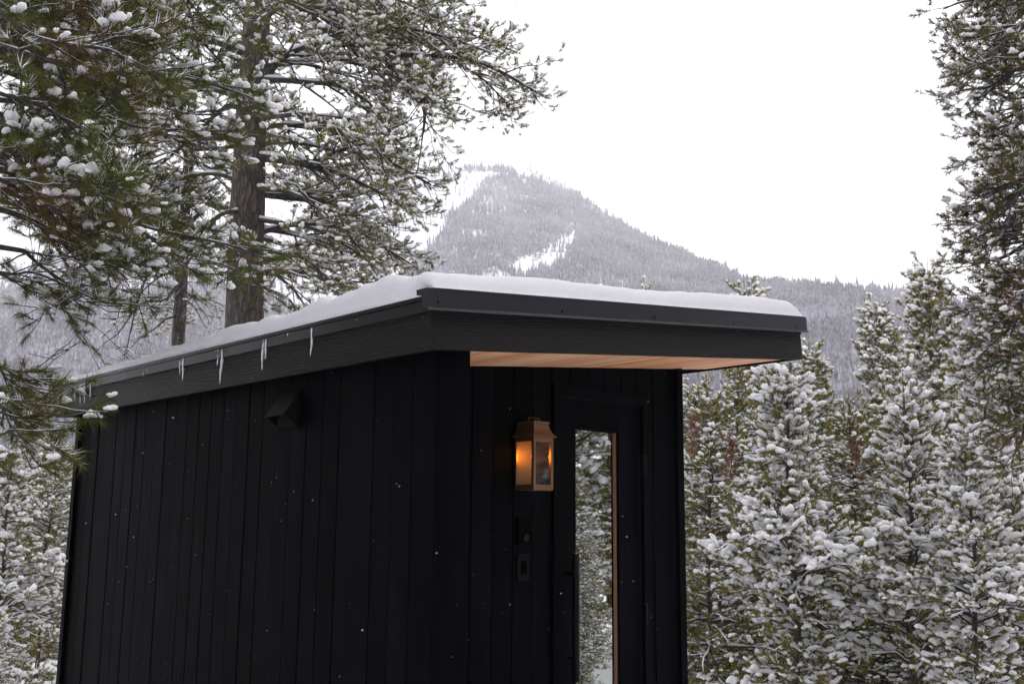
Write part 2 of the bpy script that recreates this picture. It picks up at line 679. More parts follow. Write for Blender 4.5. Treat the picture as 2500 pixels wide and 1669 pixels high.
def patch_fn(px, py):
    """bare places on the slope, given as photo column and row (forest cover 0..1)"""
    c = np.ones_like(px)

    def blob(cx, cy, rx, ry, ang=0.0):
        ca, sa = math.cos(ang), math.sin(ang)
        dx, dy = px - cx, py - cy
        u, w = (dx * ca + dy * sa) / rx, (-dx * sa + dy * ca) / ry
        return np.clip(1.6 - 1.3 * (u * u + w * w), 0, 1)
    return c, blob


def build_forest():
    r = np.random.default_rng(77)
    n = 165000
    px = r.uniform(-150, 2620, n)
    t = r.uniform(0.0, 1.0, n)
    azs = np.interp(px, np.linspace(-300, 2600, 80), [_az_el(p, 900)[0] for p in np.linspace(-300, 2600, 80)])
    tR, R = ridge(azs)
    s = t ** 0.62 * 0.9 + 0.12 * r.uniform(size=n)
    s = np.clip(s, 0.05, 1.012)
    D = 0.16 * R + s * (R - 0.16 * R)
    Z = mountain_z(azs, D)
    el = (Z - EYE) / D
    # row of the base in the photo, near enough for choosing the bare places
    cx = CAM[0] + D * np.sin(azs)
    cy = CAM[1] + D * np.cos(azs)
    dv = np.stack([cx, cy, Z], 1) - CAM
    w = dv @ _F
    qx = 1250 + F_PX * (dv @ R2) / w
    qy = 834.5 - F_PX * (dv @ U2) / w
    nz = vnoise(cx / 60, cy / 60 + Z / 40, 5, 4)
    cover = np.clip(0.95 + 0.55 * nz, 0, 1)
    # tree line under the summit, snow chute on its left
    line = np.interp(qx, [900, 960, 1030, 1090, 1130, 1160, 1195, 1230, 1260, 1290, 1330, 1400, 1500], [760, 740, 640, 545, 508, 480, 440, 428, 432, 442, 452, 468, 500])
    edge = line + 24 * nz + 8 * r.normal(size=n)
    top = (qy > edge).astype(float) * np.where((qy < 432) & (qx < 1330), 0.04, 1.0)
    scattered = (r.uniform(size=n) < 0.022)
    band = (np.abs(qy - np.interp(qx, [1085, 1130, 1180, 1230, 1260], [436, 420, 414, 420, 430])) < 7 + 6 * nz) & (qx > 1080) & (qx < 1260)
    tree_ok = np.where(qx > 1500, 1.0, np.maximum(np.maximum(top, band * 0.45), scattered * (qy > 405)))
    left = (qx < 700)
    tree_ok = np.where(left, (qy > 735 + 40 * nz + 10 * r.normal(size=n)) * 1.0 + 0.10, tree_ok)
    _, blob = patch_fn(qx, qy)
    bare = blob(1345, 625, 75, 26, -0.55) + blob(1300, 645, 60, 24, -0.3) + 0.7 * blob(1385, 585, 18, 45, 0.5) + 0.8 * blob(1480, 690, 70, 14, 0.2) + 0.35 * blob(1500, 600, 35, 30)
    keepp = cover * tree_ok * (1 - np.clip(bare + 0.5 * nz * (bare > 0.05), 0, 0.95))
    thin = (r.uniform(size=n) < 0.62)
    hidden = ((qx > 1010) & (qx < 1640) & (qy > 770 + (qx - 1010) * 0.05)) | ((qx >= 1640) & (qx < 1930) & (qy > 800) & (qy < 855)) | ((qx > 640) & (qx < 930)) | (qx > 2620) | (qx < -150) | (qy > 1190)
    keep = (r.uniform(size=n) < keepp) & ~(hidden & thin)
    cx, cy, Z, D, qx = cx[keep], cy[keep], Z[keep], D[keep], qx[keep]
    n = len(cx)
    h = r.uniform(6.5, 12.5, n) * np.where(r.uniform(size=n) < 0.06, 1.35, 1) * np.where(D > 1500, 1.05, 1.0)
    wd = h * r.uniform(0.10, 0.16, n)
    # narrow conifer: three stacked jagged cones of four sides
    a = np.arange(3) * np.pi * 2 / 3
    rings = []
    tv = []
    for zb, zt, rb in ((0.05, 0.72, 1.0), (0.45, 1.0, 0.62)):
        for q in a:
            tv.append((math.cos(q + zb * 3) * rb, math.sin(q + zb * 3) * rb, zb))
        tv.append((0, 0, zt))
    tv = np.array(tv)
    tf = []
    for k in range(2):
        o = k * 4
        tf += [(o, o + 1, o + 3), (o + 1, o + 2, o + 3), (o + 2, o, o + 3)]
    tf = np.array(tf)
    rot = r.uniform(0, 1.57, n)
    V = np.empty((n, len(tv), 3))
    V[:, :, 0] = (tv[None, :, 0] * np.cos(rot)[:, None] - tv[None, :, 1] * np.sin(rot)[:, None]) * wd[:, None] + cx[:, None]
    V[:, :, 1] = (tv[None, :, 0] * np.sin(rot)[:, None] + tv[None, :, 1] * np.cos(rot)[:, None]) * wd[:, None] + cy[:, None]
    V[:, :, 2] = tv[None, :, 2] * h[:, None] + Z[:, None] - 0.5
    V[:, :, 0] += r.normal(0, 1, (n, len(tv))) * wd[:, None] * 0.18
    V[:, :, 1] += r.normal(0, 1, (n, len(tv))) * wd[:, None] * 0.18
    acc = Acc()
    acc.add(V.reshape(-1, 3), (tf[None] + (np.arange(n) * len(tv))[:, None, None]).reshape(-1, 3))
    m = NT("frosted_forest")
    v = m.coords()
    a1 = m.noise(v, 0.35, 3, 0.7)
    a2 = m.noise(v, 0.018, 3, 0.6)
    fr = m.ramp(m.mix(0.35, a1, a2), [(0.42, 0.0), (0.62, 1.0)])
    m.set(Base_Color=m.mix(fr, (0.082, 0.080, 0.10), (0.38, 0.375, 0.43)), Roughness=0.9)
    o = link("mountain_forest", acc.mesh("mountain_forest", [m.m], smooth=False))
    tag(o, "snow-frosted conifer forest covering the hazy mountain slopes", "forest", kind="stuff")
    return n


build_forest()


def build_crag():
    """reddish rock outcrop in the clearing on the slope"""
    acc = Acc()
    r = np.random.default_rng(8)
    for (qx, qy, sx) in ((1308, 628, 4.5), (1315, 622, 5), (1322, 617, 4.5), (1301, 634, 4), (1330, 616, 3.5)):
        az, el = _az_el(qx, qy)
        _, R = ridge(np.array([az]))
        ds = np.linspace(0.2, 1.0, 500) * R[0]
        zz = (mountain_z(np.full(500, az), ds) - EYE) / ds
        D = ds[np.argmin(np.abs(zz - el))]
        p = np.array([CAM[0] + D * math.sin(az), CAM[1] + D * math.cos(az), EYE + el * D])
        v, f = ico(2)
        w = r.normal(size=(4, 3)) * 3
        v = v * (1 + 0.16 * sum(np.sin(v @ w[i] + i) for i in range(4)))[:, None]
        acc.add(v * np.array([sx, sx * 0.9, sx * 0.55]) + p - np.array([0, 0, 1.5]), f)
    n = NT("red_rock")
    a = n.noise(n.coords(), 0.4, 5, 0.7)
    n.set(Base_Color=n.mix(a, (0.22, 0.16, 0.145), (0.60, 0.56, 0.56)), Roughness=0.9)
    o = link("rock_outcrop", acc.mesh("rock_outcrop", [n.m], smooth=False))
    tag(o, kind="structure")


build_crag()

# ------------------------------------------------------------------ cabin
def c3(X, Y, Z):
    return np.array([X * U, Y * U, Z * U + EYE])


def box_vf(x0, x1, y0, y1, z0, z1, ch=0.0):
    """box; ch cuts all four vertical edges"""
    if ch <= 0:
        v = [(x, y, z) for z in (z0, z1) for x, y in ((x0, y0), (x1, y0), (x1, y1), (x0, y1))]
    else:
        ring = [(x0 + ch, y0), (x1 - ch, y0), (x1, y0 + ch), (x1, y1 - ch), (x1 - ch, y1), (x0 + ch, y1), (x0, y1 - ch), (x0, y0 + ch)]
        v = [(x, y, z) for z in (z0, z1) for x, y in ring]
    k = len(v) // 2
    f = [tuple(range(k))[::-1], tuple(range(k, 2 * k))]
    f += [(i, (i + 1) % k, (i + 1) % k + k, i + k) for i in range(k)]
    return v, f


def box(name, parent, mat, x0, x1, y0, y1, z0, z1, ch=0.0, label=None, frame=None, edge=0.0):
    """box part given in metres; mesh kept about its own centre"""
    cx, cy, cz = (x0 + x1) / 2, (y0 + y1) / 2, (z0 + z1) / 2
    v, f = box_vf(x0 - cx, x1 - cx, y0 - cy, y1 - cy, z0 - cz, z1 - cz, ch)
    a = Acc()
    a.add(v, f)
    o = link(name, a.mesh(name, [mat], smooth=False), parent)
    o.location = (cx, cy, cz) if frame is None else tuple(frame(cx, cy, cz))
    if label:
        o["label"] = label
    if edge > 0:
        b = o.modifiers.new("edge", 'BEVEL')
        b.width = edge
        b.segments = 2
        b.limit_method = 'ANGLE'
    return o


def mat_charred(name, base=0.0085, axis_z=True, spec=0.35):
    n = NT(name)
    v = n.coords((1, 1, 0.045), shift=True)
    g = n.noise(v, 75, 6, 0.65, 0.3)
    big = n.noise(n.coords((1, 1, 0.25), shift=True), 3.2, 4, 0.6)
    oi = n.n("ShaderNodeObjectInfo")
    k = n.ramp(oi.outputs["Random"], [(0.0, 0.65), (1.0, 1.35)])
    c = n.mix(n.ramp(g, [(0.35, 0.0), (0.7, 1.0)]), (base * 0.5, base * 0.48, base * 0.75), (base * 1.5, base * 1.4, base * 2.2))
    c = n.mix(n.ramp(big, [(0.5, 0.0), (0.75, 1.0)]), c, (base * 2.3, base * 2.2, base * 4.4))
    c = n.mix(1.0, c, k, 'MULTIPLY')
    wear = n.noise(n.coords((1, 1, 0.12), shift=True), 9, 6, 0.75)
    c = n.mix(n.ramp(wear, [(0.70, 0.0), (0.80, 0.6)]), c, (0.03, 0.018, 0.012))
    n.set(Base_Color=c, Roughness=n.ramp(g, [(0.3, 0.42), (0.7, 0.75)]))
    n.b.inputs["Specular IOR Level"].default_value = spec
    kn = n.n("ShaderNodeTexVoronoi")
    kn.inputs["Scale"].default_value = 2.2
    n.l(n.coords((1, 1, 0.6), shift=True), kn.inputs["Vector"])
    knot = n.ramp(kn.outputs[0], [(0.0, 0.0), (0.09, 1.0)])
    n.bump(n.mix(0.35, g, knot), 0.55, 0.004)
    return n.m


def mat_fascia(name, along):
    """painted board with embossed wavy grain, ALONG = 0 runs along x, 1 along y"""
    n = NT(name)
    sc = [1, 1, 1]
    sc[along] = 0.10
    v = n.coords(tuple(sc))
    d = n.noise(n.coords((1, 1, 1)), 2.3, 3, 0.5)
    v2 = n.mix(0.035, v, d)
    w = n.n("ShaderNodeTexWave", wave_type='BANDS', bands_direction='Z')
    w.inputs["Scale"].default_value = 26
    w.inputs["Distortion"].default_value = 9
    w.inputs["Detail"].default_value = 4
    w.inputs["Detail Scale"].default_value = 1.6
    w.inputs["Detail Roughness"].default_value = 0.65
    n.l(v2, w.inputs["Vector"])
    fine = n.noise(v, 150, 4, 0.7)
    h = n.mix(0.45, w.outputs[0], fine)
    n.set(Base_Color=n.mix(fine, (0.0055, 0.0049, 0.0049), (0.0150, 0.0132, 0.0130)), Roughness=0.55)
    n.b.inputs["Specular IOR Level"].default_value = 0.11
    n.bump(h, 1.0, 0.006)
    return n.m


def mat_metal(name, col, rough=0.42, spec=0.5, metallic=0.0):
    n = NT(name)
    v = n.coords()
    a = n.noise(v, 3, 4, 0.6)
    f = n.noise(v, 160, 2, 0.5)
    n.set(Base_Color=n.mix(a, tuple(x * 0.85 for x in col), tuple(x * 1.15 for x in col)), Roughness=n.ramp(a, [(0.3, rough * 0.85), (0.7, rough * 1.2)]), Metallic=metallic)
    n.b.inputs["Specular IOR Level"].default_value = spec
    n.bump(n.mix(0.15, a, f), 0.12, 0.004)
    return n.m


def mat_cedar():
    n = NT("cedar")
    v = n.coords((1, 0.05, 1), shift=True)
    g = n.noise(v, 60, 5, 0.65, 0.4)
    b = n.noise(v, 14, 3, 0.6)
    oi = n.n("ShaderNodeObjectInfo")
    c = n.mix(n.ramp(oi.outputs["Random"], [(0, 0.0), (1, 1.0)]), (0.66, 0.27, 0.11), (0.95, 0.60, 0.34))
    c = n.mix(n.ramp(g, [(0.35, 0.0), (0.7, 0.55)]), c, (0.46, 0.19, 0.10))
    c = n.mix(n.ramp(b, [(0.45, 0.0), (0.7, 0.4)]), c, (0.90, 0.62, 0.45))
    n.set(Base_Color=c, Roughness=0.55)
    n.bump(g, 0.3, 0.002)
    return n.m


M['char'] = mat_charred("charred_wood", 0.0016, spec=0.015)
M['char2'] = mat_charred("black_stained_wood", 0.0017, spec=0.02)
M['fascia_x'] = mat_fascia("fascia_grain_front", 0)
M['fascia_y'] = mat_fascia("fascia_grain_side", 1)
M['flash'] = mat_metal("black_flashing", (0.0125, 0.012, 0.017), 0.40, 0.20)
M['flash2'] = mat_metal("black_drip_metal", (0.006, 0.006, 0.007), 0.35, 0.15)
M['cedar'] = mat_cedar()
M['black'] = mat_metal("black_plastic", (0.0007, 0.0007, 0.0007), 0.35, 0.02)
M['blackmetal'] = mat_metal("black_handle_metal", (0.003, 0.003, 0.0035), 0.38, 0.10)
M['core'] = mat_metal("dark_core", (0.006, 0.006, 0.007), 0.9, 0.1)

D_ = 3.978
YB = 27.56
XR = 16.73
PF = 0.7195
OF = 0.6873
WF = 19.047
SL = 0.099
ZF = 5.208
FLOOR = 0.28


def zroof(X):
    return ZF + SL * X


cabin = empty("black_cabin", "small black timber cabin with a sloping roof, lantern and narrow glazed door", "cabin", (0, 0, 0))


def cb(name, mat, X0, X1, Y0, Y1, Z0, Z1, **kw):
    """cabin box in plank units (Z above the eye), Z given as 'f' for the floor"""
    z0 = FLOOR if Z0 == 'f' else Z0 * U + EYE
    return box(name, kw.pop('parent', cabin), mat, X0 * U, X1 * U, Y0 * U, Y1 * U, z0, Z1 * U + EYE, **kw)


# wall cores (what the planks are nailed to)
cb("wall_core", M['core'], 0.16, XR - 0.16, D_ + 0.62, YB - 0.16, 'f', 5.22)
cb("wall_core", M['core'], 0.16, 1.25, 0.16, D_ + 0.16, 'f', 5.22)
# side wall planks
gap = 0.013
ys = [0.0] + [1.138 + k for k in range(26)] + [YB - 0.42]
r_ = random.Random(4)
for i in range(len(ys) - 1):
    a, b = ys[i], ys[i + 1]
    if i == 0:
        cb("corner_board", M['char'], 0.0, 0.14, a, b - gap, 'f', 5.3, ch=0.0025)
    else:
        w = r_.uniform(-0.008, 0.030)
        cb("plank", M['char'], w, 0.14, a + gap * 0.6, b - gap * r_.uniform(0.3, 1.6), 'f', 5.3, ch=0.0028)
cb("corner_trim", M['char'], -0.16, 0.14, YB - 0.40, YB, 'f', 5.3, ch=0.002)
# end of the wing wall
cb("end_board", M['char'], 0.004, 1.30, -0.02, 0.15, 'f', 5.42, ch=0.0025)
cb("inner_board", M['char2'], 1.255, 1.37, 0.16, D_ - 0.01, 'f', 5.42)
# door wall planks
DT, DL0, DL1 = 5.06, 9.26, 13.99
k = -3
while True:
    a = 4.8816 + k
    b = a + 1
    k += 1
    if b > XR - 0.37:
        b = XR - 0.40
    if a >= XR - 0.42:
        break
    a2 = max(a, 1.38)
    zt = zroof(a2) + 0.45
    g = gap
    w = r_.uniform(-0.015, 0.015)
    if b <= 8.9 or a >= 14.8:
        cb("plank", M['char2'], a2 + g * 0.6, b - g, D_ + w, D_ + 0.15, 'f', zt, ch=0.0028)
    else:
        cb("plank", M['char2'], a2 + g * 0.6, b - g, D_ + w, D_ + 0.15, 5.30, zt, ch=0.0028)
        if b > 14.5:
            cb("plank", M['char2'], 14.30, b - g, D_ + w, D_ + 0.15, 'f', 5.298, ch=0.0028)
cb("corner_trim", M['char2'], XR - 0.40, XR, D_ - 0.16, D_ + 0.15, 'f', zroof(XR) + 0.3, ch=0.002)
# other walls, seen only from the sides
cb("side_cladding", M['char2'], XR - 0.15, XR - 0.02, D_ + 0.16, YB - 0.02, 'f', 6.7)
cb("back_cladding", M['char2'], 0.15, XR - 0.15, YB - 0.15, YB - 0.02, 'f', 5.3)
box("floor_platform", cabin, M['char2'], -0.02, XR * U + 0.02, -0.02, YB * U + 0.02, -0.3, FLOOR - 0.003)

# roof frame: local axes follow the slope
_an = math.atan(SL)
RX = np.array([math.cos(_an), 0, math.sin(_an)])
RZ = np.array([-math.sin(_an), 0, math.cos(_an)])
RO = c3(-PF, -OF, zroof(-PF))
RLX = (WF + PF) * U / math.cos(_an)
RLY = (YB + 1.05 + OF) * U


def rframe(x, y, z):
    return RO + RX * x + np.array([0, 1, 0]) * y + RZ * z


def rbox(name, mat, x0, x1, y0, y1, z0, z1, **kw):
    o = box(name, kw.pop('parent', cabin), mat, x0, x1, y0, y1, z0, z1, frame=rframe, **kw)
    o.rotation_euler = (0, -_an, 0)
    return o


FH = 1.116 * U / 1.0
FT = 0.27 * U
rbox("front_fascia", M['fascia_x'], 0.0, RLX, 0.0, FT, 0.0, 1.30 * U, edge=0.0015)
rbox("side_fascia", M['fascia_y'], 0.0, FT, FT + 0.0006, RLY - FT - 0.0006, 0.0, 1.30 * U, edge=0.0015)
rbox("side_fascia", M['char2'], RLX - 0.42 * U, RLX, FT + 0.0006, RLY - FT - 0.0006, 0.0, 1.30 * U)
rbox("back_fascia", M['fascia_x'], 0.0, RLX, RLY - FT, RLY, 0.0, 1.30 * U)
rbox("roof_deck", M['core'], FT + 0.002, RLX - 0.42 * U - 0.002, FT + 0.002, RLY - FT - 0.002, 0.30 * U, 1.45 * U)
rbox("roofing", M['flash2'], 0.004, RLX - 0.004, 0.004, RLY - 0.004, 1.46 * U, 1.60 * U)


# front flashing: profile swept along x with a kicked-out lower edge
def sweep(name, mat, prof, x0, x1, axis, parent=cabin):
    """closed profile (a, z) swept along the local x (axis 0) or y (axis 1) of the roof"""
    a = Acc()
    k = len(prof)
    n = 13
    v = []
    rr = random.Random(3)
    for i in range(n):
        t = x0 + (x1 - x0) * i / (n - 1)
        wob = rr.uniform(-0.0006, 0.0006)
        for p, z in prof:
            q = rframe(t, p + wob, z) if axis == 0 else rframe(p + wob, t, z)
            v.append(q)
    f = []
    for i in range(n - 1):
        for j in range(k):
            f.append((i * k + j, i * k + (j + 1) % k, (i + 1) * k + (j + 1) % k, (i + 1) * k + j))
    f += [tuple(range(k))[::-1], tuple(range((n - 1) * k, n * k))]
    a.add(v, f)
    me = a.mesh(name, [mat], smooth=False)
    return link(name, me, parent)


m = 0.25 * U
fl = sweep("front_flashing", M['flash'], [(-m, 1.758 * U), (-m + 0.0005, 1.20 * U), (-m - 0.011, 1.10 * U), (-m - 0.009, 1.095 * U), (-m + 0.004, 1.19 * U), (-0.002, 1.19 * U), (-0.002, 1.60 * U), (0.03, 1.60 * U), (0.03, 1.758 * U)], -0.33 * U, RLX + 0.16 * U, 0)
# screws
for q in (1070, 1373, 1598, 1792, 1944):
    qy = np.interp(q, [1070, 1373, 1598, 1792, 1944], [737, 760, 773, 789, 798])
    p = on_plane(1, RO[1] - m, q, qy)
    v, f = ico(1)
    a = Acc()
    a.add(v * np.array([0.0055, 0.004, 0.0055]), f)
    s_ = link("screw", a.mesh("screw", [M['black']]), fl, loc=tuple(p))
# side drip metal: vertical lip under the snow
sweep("drip_edge", M['flash2'], [(-0.006, 1.60 * U), (-0.006, 1.515 * U), (-0.016, 1.50 * U), (-0.018, 1.475 * U), (-0.008, 1.46 * U), (-0.008, 1.13 * U), (-0.014, 1.10 * U), (-0.001, 1.10 * U), (-0.001, 1.60 * U)], -0.20 * U, RLY + 0.05, 1)
sweep("gable_flashing", M['flash2'], [(RLX + 0.001, 1.60 * U), (RLX + 0.001, 1.10 * U), (RLX + 0.012, 1.08 * U), (RLX + 0.014, 1.10 * U), (RLX + 0.008, 1.20 * U), (RLX + 0.008, 1.70 * U), (RLX - 0.03, 1.70 * U), (RLX - 0.03, 1.60 * U)], 0.0, RLY, 1)

# cedar soffit boards, running front to back
sx0, sx1 = (1.37 + PF) * U, RLX - 0.42 * U - 0.002
nb = 36
bw = (sx1 - sx0) / nb
for i in range(nb):
    rbox("soffit_board", M['cedar'], sx0 + i * bw + 0.0014, sx0 + (i + 1) * bw - 0.0014, FT + 0.001, (D_ + OF) * U + 0.004, 0.055 * U + r_.uniform(-0.0006, 0.0006), 0.16 * U)
# strip of black soffit outside the right wall
rbox("soffit_panel", M['char2'], (XR + PF) * U * 1.0049, sx1, (D_ + OF) * U + 0.006, RLY - FT - 0.002, 0.075 * U, 0.17 * U)
rbox("soffit_panel", M['char2'], FT + 0.001, PF * U + 0.03, FT + 0.002, RLY - FT - 0.002, 0.075 * U, 0.17 * U)
rbox("soffit_panel", M['char2'], PF * U + 0.031, sx1, (YB + OF) * U, RLY - FT - 0.002, 0.075 * U, 0.17 * U)

# ---- door
def e3(name, label=None, parent=cabin):
    o = bpy.data.objects.new(name, None)
    COL.objects.link(o)
    o.parent = parent
    if label:
        o["label"] = label
    return o


door = e3("door")
TF = D_ - 0.16
cb("door_trim", M['char2'], 8.84, DL0 - 0.06, TF, D_ + 0.14, 'f', DT + 0.015, ch=0.002)
cb("door_trim", M['char2'], DL1 + 0.06, 14.45, TF, D_ + 0.14, 'f', DT + 0.015, ch=0.002)
cb("door_trim", M['char2'], 8.84, 14.45, TF - 0.004, D_ + 0.14, DT + 0.03, 5.48, edge=0.002)
cb("door_jamb", M['char2'], DL0 - 0.055, DL0 + 0.02, D_ + 0.02, D_ + 0.5, 'f', DT - 0.05)
cb("door_jamb", M['core'], DL1 - 0.02, DL1 + 0.055, D_ + 0.02, D_ + 0.5, 'f', DT - 0.05)
cb("door_jamb", M['core'], DL0 - 0.05, DL1 + 0.05, D_ + 0.02, D_ + 0.5, DT - 0.045, DT + 0.02)
GB = -7.6
G0, G1, GT = 10.23, 12.74, 3.91
LY = D_ + 0.04
cb("stile", M['char2'], DL0 + 0.03, G0, LY, LY + 0.34, 'f', DT - 0.06, parent=door, edge=0.0015)
cb("stile", M['char2'], G1, DL1 - 0.03, LY, LY + 0.34, 'f', DT - 0.06, parent=door, edge=0.0015)
cb("rail", M['char2'], G0 + 0.002, G1 - 0.002, LY + 0.002, LY + 0.34, GT, DT - 0.06, parent=door)
cb("rail", M['char2'], G0 + 0.002, G1 - 0.002, LY + 0.002, LY + 0.34, 'f', GB, parent=door)
gm = NT("door_glass")
gv = gm.coords((1, 1, 1))
gn = gm.noise(gv, 1.5, 2)
gm.set(Base_Color=(0.74, 0.77, 0.76), Metallic=1.0, Roughness=0.015)
gm.bump(gn, 0.01, 0.002)
cb("glass_pane", gm.m, G0 + 0.002, G1 - 0.002, LY + 0.215, LY + 0.25, GB + 0.002, GT - 0.002, parent=door)
cb("glazing_bead", mat_metal("stained_bead", (0.22, 0.105, 0.055), 0.5), G1 - 0.045, G1 - 0.002, LY + 0.14, LY + 0.213, GB + 0.002, GT - 0.002, parent=door)
cb("glazing_bead", M['char2'], G0 + 0.002, G0 + 0.05, LY + 0.14, LY + 0.213, GB + 0.002, GT - 0.002, parent=door)
cb("glazing_bead", M['char2'], G0 + 0.052, G1 - 0.057, LY + 0.14, LY + 0.213, GT - 0.05, GT - 0.002, parent=door)


def cyl(name, mat, p0, p1, rad, parent, sides=20, label=None, smooth=True):
    p0, p1 = np.array(p0, float), np.array(p1, float)
    T = norm(p1 - p0)
    P = np.stack([p0, p0 + T * rad * 0.06, p1 - T * rad * 0.06, p1])[None]
    R = np.array([[rad * 0.94, rad, rad, rad * 0.94]])
    v, q = tubes(P, R, sides)
    a = Acc()
    c = (p0 + p1) / 2
    v = v - c
    a.add(v, q)
    a.f.append((np.arange(sides)[::-1].reshape(1, -1), 0))
    a.f.append(((np.arange(sides) + 3 * sides).reshape(1, -1), 0))
    me = a.mesh(name, [mat], smooth=False)
    o = link(name, me, parent, loc=tuple(c))
    fl_ = np.ones(len(me.polygons), bool)
    fl_[-2:] = False
    if smooth:
        me.polygons.foreach_set("use_smooth", fl_)
    return o


hy = D_ - 0.42
hd = e3("handle", parent=door)
cyl("handle_bar", M['blackmetal'], c3(9.74, hy, -5.52), c3(9.74, hy, -0.90), 0.145 * U, hd)
for z in (-1.65, -4.70):
    cyl("standoff", M['blackmetal'], c3(9.74, hy, z), c3(9.74, LY, z), 0.09 * U, hd, 14)
for z0, z1 in ((2.29, 3.03), (-3.67, -2.87)):
    cyl("hinge", M['blackmetal'], c3(14.02, TF - 0.07, z0), c3(14.02, TF - 0.07, z1), 0.065 * U, door, 12)

# ---- doorbell panel and switch
kp = e3("keypad")
cb("panel", M['black'], 7.04, 7.80, D_ - 0.13, D_ - 0.02, -0.58, 0.40, parent=kp, edge=0.003)
km = mat_metal("grey_button", (0.007, 0.007, 0.008), 0.5, 0.10)
cyl("button", km, c3(7.44, D_ - 0.15, -0.32), c3(7.44, D_ - 0.12, -0.32), 0.14 * U, kp, 20)
sw = e3("switch")
cb("switch_plate", mat_metal("black_switch_plate", (0.0032, 0.003, 0.004), 0.45, 0.06), 7.10, 7.66, D_ - 0.06, D_ - 0.018, -1.84, -0.90, parent=sw, edge=0.002)
cb("rocker", M['black'], 7.26, 7.52, D_ - 0.09, D_ - 0.058, -1.62, -1.12, parent=sw, edge=0.001)
for z in (-1.0, -1.74):
    cyl("screw", km, c3(7.39, D_ - 0.075, z), c3(7.39, D_ - 0.058, z), 0.022 * U, sw, 10)

# ---- vent hood on the side wall
vt = e3("vent_hood")
vy0, vy1, vz0, vz1 = 7.56, 8.80, 3.39, 4.80
# lip of the hood, from where it stands in the photo
tt = 0.9
d_ = ray(693, 1012.3)
tpar = (vy0 * U - CAM[1]) / d_[1]
lip = CAM + d_ * tpar
ex, lz = lip[0], lip[2]
th = 0.0025


def sheet(name, pts, mat, parent, thick=0.003):
    """a flat polygon given thickness"""
    pts = np.array(pts, float)
    nrm = norm(np.cross(pts[1] - pts[0], pts[2] - pts[0]))
    k = len(pts)
    v = np.concatenate([pts, pts + nrm * thick])
    f = [tuple(range(k))[::-1], tuple(range(k, 2 * k))] + [(i, (i + 1) % k, (i + 1) % k + k, i + k) for i in range(k)]
    c = v.mean(0)
    a = Acc()
    a.add(v - c, f)
    return link(name, a.mesh(name, [mat], smooth=False), parent, loc=tuple(c))


ZT, ZB = vz1 * U + EYE, vz0 * U + EYE
ya, yb = vy0 * U, vy1 * U
vm = mat_metal("vent_metal", (0.0045, 0.0036, 0.0036), 0.42, 0.10)
vm2 = M['flash2']
sheet("hood_top", [(-0.004, ya, ZT), (-0.004, yb, ZT), (ex, yb, lz), (ex, ya, lz)], vm, vt)
sheet("hood_side", [(-0.004, ya, ZT), (ex, ya, lz), (-0.004, ya, ZB)], vm2, vt)
sheet("hood_side", [(-0.004, yb, ZT), (-0.004, yb, ZB), (ex, yb, lz)], vm2, vt)
box("flange", vt, M['char'], -0.0045, 0.002, ya - 0.006, yb + 0.006, ZB - 0.006, ZT + 0.006)
box("damper", vt, M['core'], -0.03, -0.006, ya + 0.012, yb - 0.012, ZB + 0.012, ZB + 0.09)

# ------------------------------------------------------------------ lantern
lan = empty("wall_lantern", "brass box lantern glowing amber on the black wall left of the door", "lantern", tuple(c3(7.3, D_, 1.43)))
LB = {}
brass = mat_metal("aged_brass", (0.18, 0.105, 0.056), 0.40, 0.5, 0.7)
brass_in = mat_metal("brass_back", (0.22, 0.13, 0.055), 0.45, 0.5, 0.35)
lx0, ld, lw = 6.91, 1.02, 1.0
lzb, lzt = 1.43, 3.31
LO = np.array(lan.location)


def lbx(name, mat, x0, x1, y0, y1, z0, z1, edge=0.0, parent=lan):
    """coordinates: x from the lantern's left, y out of the wall, z up (plank units)"""
    X0, X1 = (lx0 + x0) * U, (lx0 + x1) * U
    Y0, Y1 = (D_ - 0.02 - y1) * U, (D_ - 0.02 - y0) * U
    Z0_, Z1_ = z0 * U + EYE, z1 * U + EYE
    o = box(name, parent, mat, X0 - LO[0], X1 - LO[0], Y0 - LO[1], Y1 - LO[1], Z0_ - LO[2], Z1_ - LO[2], edge=edge)
    return o


pw = 0.115
lbx("back_plate", brass_in, 0.04, lw - 0.04, 0.0, 0.03, lzb + 0.02, lzt - 0.02)
for x in (0, lw - pw):
    for y in (0.031, ld - pw):
        lbx("post", brass, x, x + pw, y, y + (pw if y > 0.1 else 0.07), lzb, lzt, 0.0006)
        for z in (lzb + 0.07, lzt - 0.09):
            if y > 0.1:
                v, f = ico(1)
                a = Acc()
                a.add(v * 0.0028, f)
                p = np.array([(lx0 + x + pw / 2) * U, (D_ - 0.02 - ld) * U - 0.0006, z * U + EYE]) - LO
                link("rivet", a.mesh("rivet", [brass]), lan, loc=tuple(p))
for z0, z1 in ((lzb + 0.001, lzb + 0.15), (lzt - 0.17, lzt - 0.001)):
    lbx("rail", brass, pw + 0.001, lw - pw - 0.001, ld - 0.035, ld - 0.006, z0, z1)
    lbx("rail", brass, 0.006, 0.035, 0.104, ld - pw - 0.001, z0, z1)
    lbx("rail", brass, lw - 0.035, lw - 0.006, 0.104, ld - pw - 0.001, z0, z1)
    for x in (0.36, 0.66):
        v, f = ico(1)
        a = Acc()
        a.add(v * 0.0028, f)
        p = np.array([(lx0 + x) * U, (D_ - 0.02 - ld + 0.006) * U - 0.0004, (z0 + z1) / 2 * U + EYE]) - LO
        link("rivet", a.mesh("rivet", [brass]), lan, loc=tuple(p))
lbx("base_plate", brass, 0.012, lw - 0.012, 0.01, ld - 0.012, lzb - 0.05, lzb - 0.001)
gl = NT("lantern_glass")
gl.set(Base_Color=(1, 1, 1), Roughness=0.0)
tr = gl.n("ShaderNodeBsdfTransparent")
